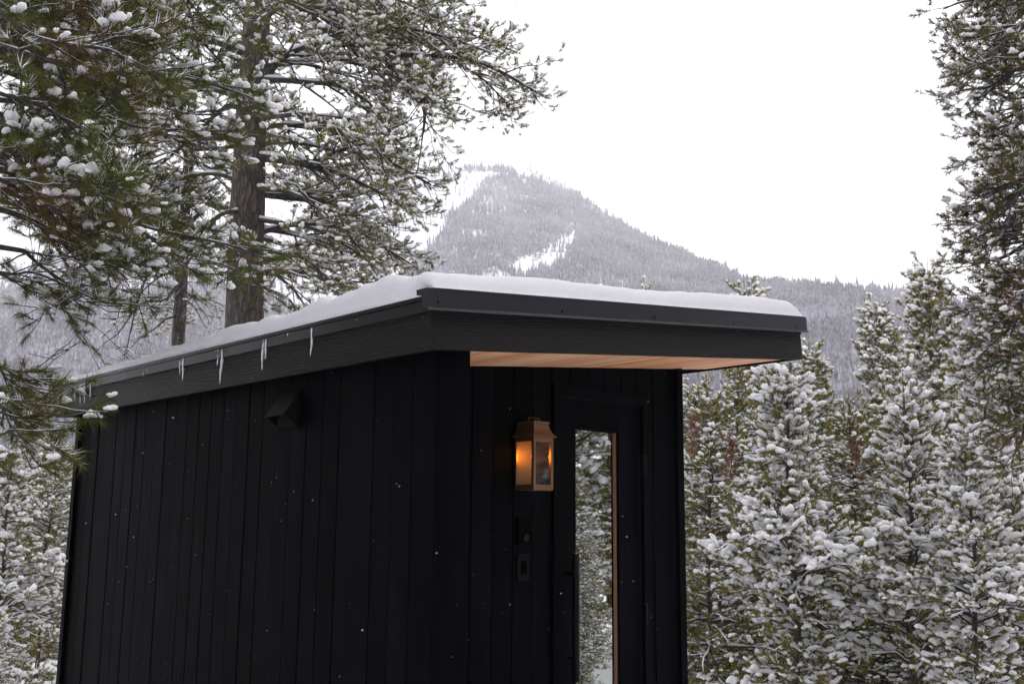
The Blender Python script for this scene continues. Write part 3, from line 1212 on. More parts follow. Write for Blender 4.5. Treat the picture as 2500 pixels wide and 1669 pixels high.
go = gl.n("ShaderNodeBsdfGlossy")
go.inputs["Roughness"].default_value = 0.03
fw = gl.n("ShaderNodeLayerWeight")
fp = gl.n("ShaderNodeMath", operation='POWER')
fp.inputs[1].default_value = 4.0
gl.l(fw.outputs["Facing"], fp.inputs[0])
fr = gl.n("ShaderNodeMath", operation='MULTIPLY_ADD')
fr.inputs[1].default_value = 0.7
fr.inputs[2].default_value = 0.035
gl.l(fp.outputs[0], fr.inputs[0])
ms = gl.n("ShaderNodeMixShader")
gl.l(fr.outputs[0], ms.inputs[0])
gl.l(tr.outputs[0], ms.inputs[1])
gl.l(go.outputs[0], ms.inputs[2])
gl.l(ms.outputs[0], gl.out.inputs[0])
lbx("glass_pane", gl.m, pw * 0.6, lw - pw * 0.6, ld - 0.055, ld - 0.040, lzb + 0.02, lzt - 0.02)
lbx("glass_pane", gl.m, 0.040, 0.055, 0.11, ld - pw * 0.6, lzb + 0.02, lzt - 0.02)
lbx("glass_pane", gl.m, lw - 0.055, lw - 0.040, 0.11, ld - pw * 0.6, lzb + 0.02, lzt - 0.02)
# flared roof: rings shrinking upwards, back edge against the wall
prof = [(0.10, 0.0), (0.10, 0.02), (0.04, 0.08), (-0.03, 0.17), (-0.085, 0.28), (-0.12, 0.40), (-0.14, 0.50)]
v = []
for off, h in prof:
    z = (lzt + h) * U + EYE
    for x, y in ((-off, 0.0), (lw + off, 0.0), (lw + off, ld + off), (-off, ld + off)):
        v.append(np.array([(lx0 + x) * U, (D_ - 0.02 - y) * U, z]) - LO)
f = [(3, 2, 1, 0)]
for i in range(len(prof) - 1):
    for j in range(4):
        f.append((i * 4 + j, i * 4 + (j + 1) % 4, i * 4 + 4 + (j + 1) % 4, i * 4 + 4 + j))
n_ = (len(prof) - 1) * 4
f.append((n_, n_ + 1, n_ + 2, n_ + 3))
a = Acc()
a.add(v, f)
link("lantern_roof", a.mesh("lantern_roof", [brass], smooth=False), lan)
lbx("cap", brass, 0.10, lw - 0.10, 0.0, ld - 0.10, lzt + 0.501, lzt + 0.575, 0.001)
rg = e3("ring", parent=lan)
wire = 0.0022
pz0, pz1 = (lzt + 0.575) * U + EYE, (lzt + 0.72) * U + EYE
pX0, pX1, pY = (lx0 + 0.22) * U, (lx0 + lw - 0.22) * U, (D_ - 0.02 - 0.52) * U
P = np.array([[(pX0, pY, pz0), (pX0, pY, pz1 - 0.002), (pX0 + 0.004, pY, pz1), (pX1 - 0.004, pY, pz1), (pX1, pY, pz1 - 0.002), (pX1, pY, pz0)]]) - LO
T_, q_ = tubes(np.asarray(P, float), np.full((1, 6), wire), 8)
a = Acc()
a.add(T_, q_)
bpy.data.objects.remove(rg)
link("ring", a.mesh("ring", [brass]), lan)
# candle bulb
bx, by = (lx0 + 0.50) * U - LO[0], (D_ - 0.02 - 0.50) * U - LO[1]
zc = 2.02 * U + EYE - LO[2]
cyl("candle_sleeve", M['black'], (bx, by, zc - 0.07), (bx, by, zc + 0.045), 0.008, lan, 14)
cyl("bulb_socket", M['blackmetal'], (bx, by, zc + 0.045), (bx, by, zc + 0.058), 0.0095, lan, 14)
bm_ = NT("amber_bulb")
bm_.set(Base_Color=(1, 0.6, 0.2))
bm_.b.inputs["Emission Color"].default_value = (1.0, 0.34, 0.006, 1)
bm_.b.inputs["Emission Strength"].default_value = 34
P = np.array([[(bx, by, zc + 0.058), (bx, by, zc + 0.066), (bx, by, zc + 0.085), (bx, by, zc + 0.105), (bx, by, zc + 0.118), (bx, by, zc + 0.122)]])
v, q = tubes(P, np.array([[0.006, 0.0095, 0.011, 0.0095, 0.006, 0.001]]), 16)
a = Acc()
a.add(v, q)
link("bulb", a.mesh("bulb", [bm_.m]), lan)
# ------------------------------------------------------------------ snow on the roof
def build_roof_snow():
    """a closed snow slab on the roof plane; thickness varies, edges are rounded and overhang a little"""
    nx, ny = 110, 220
    xs = np.linspace(0, 1, nx)
    ysn = np.linspace(0, 1, ny)
    # finer steps near the edges
    sx = 0.5 - 0.5 * np.cos(np.pi * xs)
    sy = ysn ** 1.4
    Xl = -0.012 + sx * (RLX + 0.020)
    Yl = -0.25 * U - 0.006 + sy * (RLY + 0.03)
    XX, YY = np.meshgrid(Xl, Yl, indexing='ij')
    base = 1.60 * U + 0.003
    # along the eave the snow thins out towards the back
    eave = np.interp(YY, [-0.05, 0.25, 0.6, 1.0, 1.5, 2.0, 2.6, 3.1, 3.5, 4.1], [0.095, 0.100, 0.112, 0.100, 0.078, 0.066, 0.052, 0.032, 0.018, 0.010])
    eave = eave * (1.05 + 0.80 * vnoise(YY * 3.6, YY * 0 + 3.3, 31, 4)) * (1 + 0.10 * vnoise(XX * 4, YY * 7, 32, 3))
    inner = 0.090 + 0.02 * vnoise(XX * 1.5, YY * 1.5, 12, 3)
    w = np.clip((XX - 0.0) / 0.55, 0, 1)
    th = eave * (1 - w) + inner * w
    th = th + 0.006 * vnoise(XX * 9, YY * 9, 44, 3)

    def edge(dist, rad):
        t = np.clip(dist / rad, 0, 1)
        return np.sqrt(np.clip(1 - (1 - t) ** 2, 0, 1))
    # how far the slab's own edge wanders
    lo = 0.008 + 0.010 * np.clip(vnoise(YY * 9, YY * 0, 51, 4) + 0.25, 0, 1) + 0.05 * np.clip(vnoise(YY * 3.5, YY * 0 + 9, 52, 3) - 0.1, 0, 1) * (YY < 0.45)
    fr_ = 0.004 + 0.006 * np.clip(vnoise(XX * 9, XX * 0 + 5, 53, 4) + 0.3, 0, 1)
    e = edge(XX - Xl[0] - lo * 0.4, 0.055) * edge(YY - Yl[0] - fr_ * 0.3, 0.075) * edge(Xl[-1] - XX, 0.13) * edge(Yl[-1] - YY, 0.06)
    # the front flashing stands proud: snow rests on it
    zb = np.full_like(e, base - 0.002) + np.where(YY < 0.03, 0.158 * U + 0.001, 0)
    zt = np.maximum(base + (th + 0.010) * e + 0.020 * np.clip(1 - YY / 0.12, 0, 1) * e, zb + 0.0006)
    XXs = XX + 0.004 * vnoise(XX * 30, YY * 30, 61, 2) - 0.020 * np.clip(1 - XX / 0.10, 0, 1) * e * (1 + vnoise(YY * 5, YY * 0, 62, 3))
    top = RO + XXs[..., None] * RX + YY[..., None] * np.array([0, 1.0, 0]) + zt[..., None] * RZ
    bot = RO + XX[..., None] * RX + YY[..., None] * np.array([0, 1.0, 0]) + zb[..., None] * RZ
    idx = np.arange(nx * ny).reshape(nx, ny)
    q = np.stack([idx[:-1, :-1], idx[1:, :-1], idx[1:, 1:], idx[:-1, 1:]], -1).reshape(-1, 4)
    acc = Acc()
    V = np.concatenate([top.reshape(-1, 3), bot.reshape(-1, 3)])
    n = nx * ny
    rim = np.concatenate([idx[:, 0], idx[-1, 1:], idx[-2::-1, -1], idx[0, -2:0:-1]])
    nr_ = np.roll(rim, -1)
    side = np.stack([rim, nr_, nr_ + n, rim + n], -1)[:, ::-1]
    acc.v = [V.astype(np.float32)]
    acc.f = [(q, 0), (q[:, ::-1] + n, 0), (side, 0)]
    acc.n = 2 * n
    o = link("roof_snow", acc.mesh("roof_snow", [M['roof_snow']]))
    tag(o, "thick rounded layer of snow lying on the cabin roof", "snow")


build_roof_snow()

# ------------------------------------------------------------------ icicles under the eave
ice = NT("ice")
ice.set(Base_Color=(0.86, 0.88, 0.92), Roughness=0.12, Transmission_Weight=0.6, IOR=1.31)
ICE = [(990, 895, 975, 1010, 1.0), (1015, 890, 1003, 980, .8), (1240, 838, 1225, 990, .9), (1262, 842, 1240, 1035, 1.1), (1352, 822, 1350, 865, .7), (1374, 818, 1373, 838, .6),
       (1500, 782, 1483, 932, 1.0), (1528, 778, 1495, 1060, 1.35), (1808, 698, 1785, 965, 1.1), (1830, 694, 1803, 890, 1.1), (1945, 670, 1942, 712, .6), (1975, 665, 1963, 785, .8),
       (2140, 615, 2117, 870, 1.1), (2175, 612, 2170, 698, .8), (515, 1100, 515, 1172, .8), (550, 1090, 551, 1190, .8), (580, 1090, 577, 1187, 1.0), (617, 1085, 617, 1165, .7), (675, 985, 665, 1080, .8), (688, 985, 683, 1043, .7)]
ordn = ["first", "second", "third", "fourth", "fifth", "sixth", "seventh", "eighth", "ninth", "tenth", "eleventh", "twelfth", "thirteenth", "fourteenth", "fifteenth", "sixteenth", "seventeenth", "eighteenth", "nineteenth", "twentieth"]
order = sorted(range(len(ICE)), key=lambda i: -ICE[i][0])
ri = np.random.default_rng(9)
for rank, i in enumerate(order):
    x0, y0, x1, y1, wd = ICE[i]
    sxp, syp = x0 / 2.8, 560 + y0 / 2.8
    exp_, eyp = x1 / 2.8, 560 + y1 / 2.8
    xp = RO[0] - 0.022
    A_ = on_plane(0, xp, sxp, syp)
    ytop = A_[1]
    # the top sits on the drip edge
    topz = (RO + RX * (-0.016) + RZ * (1.475 * U))[2] + 0.004
    B_ = on_plane(0, xp, exp_, eyp)
    L = max(0.03, topz - B_[2])
    k = 9
    t = np.linspace(0, 1, k)
    P = np.zeros((1, k, 3))
    P[0, :, 0] = 0.002 * np.sin(t * 5 + i)
    P[0, :, 1] = (B_[1] - ytop) * 0.5 * t + 0.0015 * np.sin(t * 9 + i * 2)
    P[0, :, 2] = -L * t
    Rr = (0.0062 * wd * (1 - t) ** 0.8 + 0.0016) * (1 + 0.18 * np.sin(t * 21 + i))
    Rr[-1] = 0.0006
    v, q = tubes(P, Rr[None], 9)
    a = Acc()
    a.add(v, q)
    a.f.append((np.arange(9)[::-1].reshape(1, -1), 0))
    o = link("icicle", a.mesh("icicle", [ice.m]), loc=(xp, ytop, topz))
    size = "long" if L > 0.20 else ("short" if L < 0.09 else "slim")
    tag(o, f"{size} clear icicle on the left eave, {ordn[rank]} from the front corner of the roof", "icicle", "icicles hanging from the left eave")


# ------------------------------------------------------------------ pines
def tree_mesh_parts(limbs, r, level, needle, snow_keep, snow_amt, big=0.12, dens=1.0, twigsides=3, tsize=0.06, limb_snow=1.0, blobs=None, frost=0.5, pad=0.006, **gk):
    """limbs: list of (polyline, base radius, bare). Returns (list of limb meshes, needles mesh, snow mesh)"""
    wood, need, sn = [], Acc(), Acc()
    twig_acc = Acc()
    for L, r0, bare in limbs:
        a = Acc()
        k = len(L)
        R = r0 * (1 - 0.8 * np.linspace(0, 1, k) ** 0.9)
        R = np.maximum(R, 0.004)
        v, q = tubes(L[None], R[None], 7 if level != 'far' else 5)
        a.add(v, q)
        (P, Rs), (Tw, Tr), pos, dr, sz = grow_limb(L, r0, r, dens=dens * (0.55 if bare else 1), tsize=tsize, bare=bare, **gk)
        v, q = tubes(P, Rs, 4 if level != 'far' else 3)
        a.add(v, q)
        v, q = tubes(Tw, Tr, 3)
        twig_acc.add(v, q)
        wood.append(a)
        Z = np.tile([0, 0, 1.0], (len(pos), 1)) + r.normal(0, 0.3, (len(pos), 3))
        bake(need, TN[level], pos, dr, Z, sz, 0, r)
        fz = r.uniform(size=len(pos)) < frost
        bake(sn, TFROST[level], pos[fz], dr[fz], np.tile([0, 0, 1.0], (int(fz.sum()), 1)), sz[fz] * 0.96, 0, r)
        snow_tufts(sn, pos, dr, sz, r, snow_keep, snow_amt, blobs or level, big)
        nseg = k // 4
        step = max(3, k // max(nseg, 1))
        for s0 in range(0, k - 3, step):
            s1 = min(k, s0 + step + 1)
            if s1 - s0 < 3:
                continue
            if r.uniform() < 0.9:
                seg = L[s0:s1][None]
                rs = R[s0:s1][None]
                snow_on(sn, seg, rs, r, limb_snow, keep=1.0)
        snow_on(sn, P, Rs, r, limb_snow, keep=0.75 if level != 'far' else (0.4 if pad < 0.01 else 0.6), sides=5 if level != 'far' or pad > 0.01 else 4, pad=pad)
        if len(Tw):
            snow_on(sn, Tw[::2], Tr[::2], r, limb_snow * 0.9, keep=0.35 if level != 'far' else 0.10, sides=3)
    return wood, twig_acc, need, sn


def trunk_poly(base, top, r, k=30, wob=0.006):
    return curve([base, base * 0.66 + top * 0.34, base * 0.33 + top * 0.67, top], k, r, wob)


def trunk_mesh(P, r0, r1, name, mat, sides=16, rough=0.06, seed=0):
    k = len(P)
    R = np.linspace(r0, r1, k)[None]
    v, q = tubes(P[None], R, sides)
    # lumpy bark outline
    c = np.repeat(P, sides, axis=0)
    d = v - c
    ang = np.tile(np.arange(sides), k)
    nz = vnoise(ang * 1.3 + seed, c[:, 2] * 6, 71 + seed, 3)
    v = c + d * (1 + rough * nz)[:, None]
    a = Acc()
    a.add(v, q)
    return a.mesh(name, [mat])


def big_pine(name, label, base, height, r0, limbs, level, needle, snow_keep, snow_amt, seed, tsize, bark='bark', top_r=0.25, dens=1.0, lsnow=1.0, big=0.12, wob=0.02, **gk):
    r = np.random.default_rng(seed)
    t = empty(name, label, "pine tree", tuple(base))
    B = np.array(base, float)
    top = B + np.array([0, 0, height])
    P = trunk_poly(B, top, r, 30, 0.0022)
    link("trunk", trunk_mesh(P - B, r0, r0 * top_r, "trunk", M[bark], 20, 0.10, seed), t)
    zz = P[:, 2]
    LL = []
    for ctrl, rr, bare in limbs:
        ctrl = [np.array(c, float) for c in ctrl]
        z0 = ctrl[0][2]
        s = np.array([np.interp(z0, zz, P[:, i]) for i in range(3)])
        s[2] = z0
        ctrl[0] = s
        L = curve(ctrl, 22, r, wob)
        LL.append((L - B, rr, bare))
    wood, tw, need, sn = tree_mesh_parts(LL, r, level, needle, snow_keep, snow_amt, big, dens, tsize=tsize, limb_snow=lsnow, **gk)
    for a in wood:
        link("limb", a.mesh("limb", [M['bark_limb']]), t)
    for nm, a, mt in (("twigs", tw, 'bark_limb'), ("needles", need, needle), ("snow_load", sn, 'snow')):
        o = link(nm, a.mesh(nm, [M[mt]]), t)
        o["kind"] = "stuff"
    return t


def rand_limbs(r, base, z0, z1, n, len_fn, az_fn, rise=(0.0, 0.35), droop=0.15, rad=0.035, bare_p=0.0):
    out = []
    zs = np.linspace(z0, z1, n) + r.uniform(-0.15, 0.15, n)
    for z in zs:
        az = az_fn(r)
        L = len_fn(z) * r.uniform(0.75, 1.1)
        d = np.array([math.sin(az), math.cos(az), 0])
        s = np.array([base[0], base[1], z])
        ri_ = r.uniform(*rise)
        m1 = s + d * L * 0.4 + np.array([0, 0, L * (ri_ * 0.5 + 0.03)])
        m2 = s + d * L * 0.75 + np.array([0, 0, L * (ri_ * 0.6 - droop * 0.25)])
        e = s + d * L + np.array([0, 0, L * (ri_ * 0.7 - droop)])
        out.append(([s, m1, m2, e], rad * (0.6 + 0.5 * min(1.5, L / 3)), r.uniform() < bare_p))
    return out


DS = 1.0643          # the photo was read at 2349 columns: DS turns those into 2500


def ap(x, y, d):
    return at(x * DS, y * DS, d)


# A: the big pine behind the cabin
dA = 11.6
bA = ap(540, 1000, dA)
bA[2] = ground_z(bA[0], bA[1]) - 0.1


def limbA(y0, pts, rad=0.04, bare=False):
    s = ap(565, y0, dA)
    pts = [(x - (max(0, x - 640) * 0.13 if y > 250 else max(0, x - 640) * 0.03), y, dd) for x, y, dd in pts]
    return ([s] + [ap(x, y, dA + dd) for x, y, dd in pts], rad, bare)


rA = np.random.default_rng(5)
LA = [
    limbA(-60, [(820, 100, -0.2), (1060, 130, -0.3), (1265, 225, -0.2)], 0.055),
    limbA(-120, [(760, 20, 0.2), (960, 30, 0.4), (1190, 130, 0.4)], 0.045),
    limbA(-200, [(760, -90, 0.0), (930, -60, 0.2), (1075, 10, 0.3)], 0.045),
    limbA(-40, [(800, 60, -0.7), (960, 190, -1.0), (1010, 310, -1.1)], 0.035),
    limbA(205, [(655, 130, -0.3), (740, 95, -0.7), (860, 60, -0.9)], 0.045),
    limbA(120, [(700, 130, 0.3), (850, 150, 0.6), (1000, 210, 0.6)], 0.04),
    limbA(180, [(720, 190, -0.6), (850, 230, -1.0), (960, 330, -1.2)], 0.035),
    limbA(245, [(660, 250, -0.3), (760, 295, -0.5), (920, 360, -0.6), (1040, 425, -0.6)], 0.05),
    limbA(300, [(700, 290, 0.6), (850, 330, 0.9), (985, 400, 0.9)], 0.035),
    limbA(358, [(680, 372, -0.4), (745, 372, -0.5), (790, 342, -0.6), (900, 330, -0.7)], 0.05),
    limbA(360, [(700, 372, -0.3), (790, 395, -0.4), (900, 440, -0.5), (1000, 490, -0.4)], 0.04),
    limbA(420, [(700, 450, 0.5), (830, 490, 0.8), (960, 560, 0.8)], 0.035),
    limbA(430, [(690, 445, -0.6), (790, 500, -1.0), (880, 590, -1.1)], 0.032),
    limbA(520, [(690, 540, 0.2), (800, 570, 0.3), (930, 600, 0.3)], 0.032),
    limbA(622, [(690, 628, -0.2), (770, 640, -0.3), (890, 645, -0.3)], 0.04),
    limbA(560, [(680, 590, -0.9), (760, 640, -1.3), (830, 690, -1.4)], 0.028),
    limbA(600, [(650, 640, 0.5), (700, 690, 0.7), (760, 740, 0.8)], 0.025, True),
    limbA(640, [(655, 680, -0.2), (690, 720, -0.3), (720, 760, -0.3)], 0.02, True),
    limbA(480, [(500, 500, -0.3), (450, 560, -0.5), (400, 640, -0.6)], 0.03, True),
    limbA(420, [(480, 400, 0.3), (400, 420, 0.5), (330, 480, 0.5)], 0.03),
    limbA(330, [(470, 300, -0.4), (380, 290, -0.6), (300, 300, -0.7)], 0.04),
    limbA(230, [(480, 200, 0.3), (400, 200, 0.5), (300, 240, 0.6)], 0.04),
    limbA(130, [(470, 90, -0.3), (380, 80, -0.5), (280, 110, -0.6)], 0.04),
    limbA(30, [(480, -20, 0.3), (380, -40, 0.4), (260, -10, 0.5)], 0.04),
    limbA(560, [(500, 560, -0.4), (440, 600, -0.8), (380, 690, -1.0)], 0.026, True),
    limbA(60, [(640, 10, -0.8), (720, -10, -1.4), (800, 30, -1.8)], 0.035),
    limbA(0, [(590, -20, -0.8), (600, -30, -1.5), (640, 10, -2.0)], 0.035),
]
LA += [
    limbA(-30, [(800, 60, 0.5), (960, 90, 0.7), (1120, 180, 0.8), (1180, 240, 0.8)], 0.035),
    limbA(-80, [(800, 40, -0.6), (980, 70, -0.9), (1140, 120, -1.0)], 0.035),
    limbA(-20, [(800, 90, -0.2), (970, 150, -0.3), (1020, 260, -0.3), (1000, 400, -0.3)], 0.03),
    limbA(-150, [(750, -40, -0.7), (900, -20, -1.0), (1030, 60, -1.2)], 0.03),
    limbA(150, [(720, 150, 0.9), (840, 190, 1.2), (960, 290, 1.2)], 0.03),
    limbA(270, [(720, 270, -1.0), (860, 320, -1.4), (950, 420, -1.5)], 0.03),
    limbA(330, [(730, 330, 1.2), (880, 380, 1.4), (1000, 470, 1.4)], 0.03),
    limbA(440, [(730, 470, 0.9), (860, 530, 1.2), (970, 600, 1.2)], 0.03),
    limbA(500, [(720, 520, -0.5), (830, 570, -0.8), (900, 640, -0.8)], 0.028),
    limbA(540, [(700, 570, 0.8), (800, 610, 1.0), (880, 650, 1.0)], 0.028),
]
LA += rand_limbs(rA, bA, 4.3, 9.6, 18, lambda z: 2.6, lambda r: YAW + r.uniform(-1.3, 1.5), (0.0, 0.25), 0.22, 0.035, 0.1)
big_pine("tall_pine", "tall pine with a thick bare lower trunk and snowy boughs spreading right behind the roof", bA, 12.5, 0.285, LA, 'mid', 'needle_mid', 0.66, 0.51, 21, 0.056, dens=1.1, lsnow=1.0,
         big=0.14, tw_per=12.5, frost=0.35)

# B: thinner pine left of it, deeper in
dB = 14.5
bB = ap(392, 1000, dB)
bB[2] = ground_z(bB[0], bB[1]) - 0.1


def limbB(y0, pts, rad=0.03, bare=False):
    return ([ap(410, y0, dB)] + [ap(x, y, dB + dd) for x, y, dd in pts], rad, bare)


LBm = [
    limbB(560, [(450, 545, 0.0), (480, 560, -0.1), (520, 620, -0.2)], 0.02, True),
    limbB(600, [(370, 560, -0.2), (330, 640, -0.4), (300, 760, -0.4), (278, 830, -0.4)], 0.022, True),
    limbB(640, [(375, 690, -0.1), (320, 700, -0.2), (260, 770, -0.2), (235, 795, -0.2)], 0.020, True),
    limbB(500, [(340, 470, 0.2), (260, 500, 0.4), (190, 570, 0.4)], 0.024),
    limbB(430, [(350, 390, -0.2), (300, 420, -0.4), (250, 470, -0.5)], 0.024),
    limbB(400, [(370, 430, -0.3), (330, 480, -0.4)], 0.022),
    limbB(360, [(450, 330, 0.2), (500, 350, 0.4), (540, 410, 0.4)], 0.024),
    limbB(470, [(450, 460, 0.3), (500, 480, 0.4), (540, 540, 0.4)], 0.024),
    limbB(690, [(430, 690, -0.2), (455, 720, -0.3), (480, 760, -0.3)], 0.016, True),
    limbB(720, [(380, 735, -0.2), (330, 770, -0.4), (285, 812, -0.5)], 0.018, True),
    limbB(660, [(440, 680, 0.4), (490, 690, 0.8), (560, 720, 1.0)], 0.018),
    limbB(620, [(360, 640, 0.5), (310, 700, 0.8), (300, 760, 0.8)], 0.018),
]
rB = np.random.default_rng(6)
LBm += rand_limbs(rB, bB, 4.6, 9.5, 16, lambda z: 1.9, lambda r: r.uniform(0, 6.28), (0.0, 0.2), 0.25, 0.024, 0.1)
big_pine("slim_pine", "slimmer dark pine standing left of the tall thick trunk, half bare below", bB, 10.5, 0.145, LBm, 'mid', 'needle_mid', 0.64, 0.51, 22, 0.056, dens=0.9, tw_per=11, frost=0.35)

# C: near pine whose trunk stands out of the frame on the left
dC = 6.0
bC = ap(-330, 1200, dC)
bC[2] = ground_z(bC[0], bC[1]) - 0.1


def limbC(y0, pts, rad=0.03, bare=False):
    rad = rad * 0.72
    return ([ap(-330, y0, dC)] + [ap(x, y, d) for x, y, d in pts], rad, bare)


LC = [
    limbC(40, [(0, 90, 5.6), (170, 150, 5.6), (400, 180, 5.7), (600, 250, 5.8)], 0.034),
    limbC(-60, [(0, -20, 6.2), (180, 10, 6.4), (400, 60, 6.5), (560, 170, 6.5)], 0.032),
    limbC(-160, [(0, -120, 5.8), (200, -80, 6.0), (380, -30, 6.2), (520, 60, 6.3)], 0.03),
    limbC(-200, [(0, -170, 6.8), (200, -110, 7.0), (420, -60, 7.2), (640, -20, 7.4)], 0.03),
    limbC(180, [(0, 210, 6.4), (150, 240, 6.5), (330, 290, 6.6), (460, 330, 6.6)], 0.028),
    limbC(120, [(0, 150, 7.0), (180, 190, 7.2), (350, 230, 7.4), (500, 260, 7.5)], 0.028),
    limbC(330, [(0, 378, 5.8), (190, 445, 5.9), (380, 520, 6.0), (590, 590, 6.2)], 0.034),
    limbC(300, [(0, 330, 6.6), (150, 350, 6.7), (300, 420, 6.8), (420, 500, 6.9)], 0.028),
    limbC(430, [(0, 480, 6.0), (120, 530, 6.1), (240, 600, 6.2), (290, 650, 6.2)], 0.028),
    limbC(420, [(0, 440, 7.2), (200, 500, 7.4), (400, 560, 7.6), (570, 640, 7.7)], 0.026),
    limbC(520, [(0, 570, 5.9), (90, 600, 6.0), (150, 640, 6.0), (180, 690, 6.1)], 0.024),
    limbC(240, [(-40, 260, 5.5), (60, 290, 5.4), (160, 360, 5.4), (230, 430, 5.4)], 0.024),
    limbC(600, [(-20, 620, 6.6), (60, 650, 6.6), (120, 680, 6.7)], 0.02),
    limbC(-10, [(-60, 20, 5.2), (60, 60, 5.0), (200, 110, 5.0), (330, 160, 5.1)], 0.026),
    limbC(780, [(-40, 818, 5.7), (10, 845, 5.7), (70, 865, 5.8), (140, 885, 5.9)], 0.022),
    limbC(820, [(-60, 860, 5.6), (-10, 900, 5.6), (40, 940, 5.7), (95, 990, 5.8)], 0.02),
    limbC(880, [(-40, 920, 5.4), (10, 960, 5.4), (50, 1010, 5.4)], 0.016),
    limbC(560, [(0, 610, 6.1), (100, 640, 6.1), (220, 690, 6.2), (300, 700, 6.3)], 0.014, True),
    limbC(420, [(50, 480, 7.8), (160, 560, 7.9), (230, 660, 8.0), (190, 780, 8.0)], 0.014, True),
]
rC = np.random.default_rng(41)
for i in range(22):
    y0 = rC.uniform(-260, 420)
    d0 = rC.uniform(5.0, 7.8)
    ex = rC.uniform(90, 360)
    ey = y0 + rC.uniform(20, 190)
    if ey > 290:
        ex = min(ex, 210)
    LC.append(limbC(y0 - rC.uniform(10, 60), [(-100, y0 + rC.uniform(-20, 20), d0), (ex * 0.35, y0 + (ey - y0) * 0.4 + rC.uniform(-25, 25), d0), (ex, ey, d0 + rC.uniform(-.2, .3))], 0.026))
big_pine("leaning_in_pine", "near pine at the left edge, dark green long-needled boughs hanging over the cabin's back corner", bC, 9.5, 0.17, LC, 'near', 'needle_near', 0.30, 0.37, 23, 0.072, dens=1.25,
         lsnow=0.35, big=0.10, frost=0.30, pad=0.003, sec=0.30, twig=0.13, tw_per=9.5, lift=0.25, start=0.28, wob=0.035)

# D: dark pine at the right edge
dD = 10.0
bD = ap(2600, 1400, dD)
bD[2] = ground_z(bD[0], bD[1]) - 0.1


def limbD(y0, pts, rad=0.03, bare=False):
    return ([ap(2420, y0, dD)] + [ap(x + (28 if y > 240 else 12), y, dD + dd) for x, y, dd in pts], rad, bare)


LD = [
    limbD(-120, [(2330, -60, -0.1), (2250, -10, -0.2), (2145, 22, -0.2)]),
    limbD(-30, [(2340, 20, 0.1), (2260, 70, 0.2), (2190, 100, 0.2)]),
    limbD(60, [(2340, 110, 0.0), (2260, 160, 0.0), (2170, 112, 0.0)], 0.02),
    limbD(110, [(2340, 150, -0.2), (2260, 200, -0.3), (2165, 215, -0.3)]),
    limbD(200, [(2350, 230, 0.3), (2290, 270, 0.4), (2235, 300, 0.4)]),
    limbD(260, [(2350, 290, -0.1), (2300, 330, -0.1), (2245, 355, -0.2)]),
    limbD(330, [(2350, 350, 0.2), (2310, 380, 0.3), (2260, 410, 0.3)]),
    limbD(420, [(2340, 430, 0.0), (2260, 470, 0.0), (2175, 490, 0.0)]),
    limbD(470, [(2340, 480, -0.3), (2270, 520, -0.4), (2190, 560, -0.4)]),
    limbD(540, [(2340, 560, 0.3), (2270, 590, 0.4), (2190, 610, 0.4)]),
    limbD(600, [(2340, 620, -0.1), (2270, 660, -0.2), (2200, 690, -0.2)]),
    limbD(680, [(2340, 700, 0.2), (2280, 750, 0.3), (2210, 780, 0.3)]),
    limbD(740, [(2340, 780, -0.3), (2290, 820, -0.5), (2230, 840, -0.6)]),
    limbD(850, [(2350, 880, 0.1), (2310, 920, 0.1), (2270, 950, 0.1)]),
    limbD(930, [(2350, 960, -0.2), (2320, 1000, -0.3), (2290, 1060, -0.3)], 0.02),
    limbD(30, [(2350, 50, -0.7), (2300, 90, -1.1), (2260, 140, -1.3)]),
    limbD(380, [(2350, 400, -0.7), (2310, 450, -1.0), (2280, 520, -1.2)]),
    limbD(640, [(2350, 660, -0.7), (2310, 720, -1.0), (2290, 800, -1.2)]),
]
rD = np.random.default_rng(16)
for i in range(15):
    y0 = -150 + i * 72 + rD.uniform(-15, 15)
    ex = 2335 + rD.uniform(-45, 25) + (50 if 120 < y0 < 360 else 0) + (60 if y0 > 780 else 0)
    LD.append(limbD(y0, [(2400, y0 + 20, rD.uniform(-.6, .6)), (2350, y0 + 40, rD.uniform(-.9, .9)), (ex, y0 + rD.uniform(20, 90), rD.uniform(-1, 1))], 0.022))
LD += rand_limbs(rD, bD, 2.6, 9.0, 14, lambda z: 1.2, lambda r: YAW + math.pi + r.uniform(-0.6, 1.9), (0.0, 0.2), 0.25, 0.024, 0.0)
big_pine("edge_pine", "dark brownish pine at the right edge with little snow and drooping tips", bD, 11.5, 0.14, LD, 'mid', 'needle_right', 0.34, 0.42, 24, 0.062, dens=1.35, lsnow=0.5, tw_per=10, frost=0.3, pad=0.003)


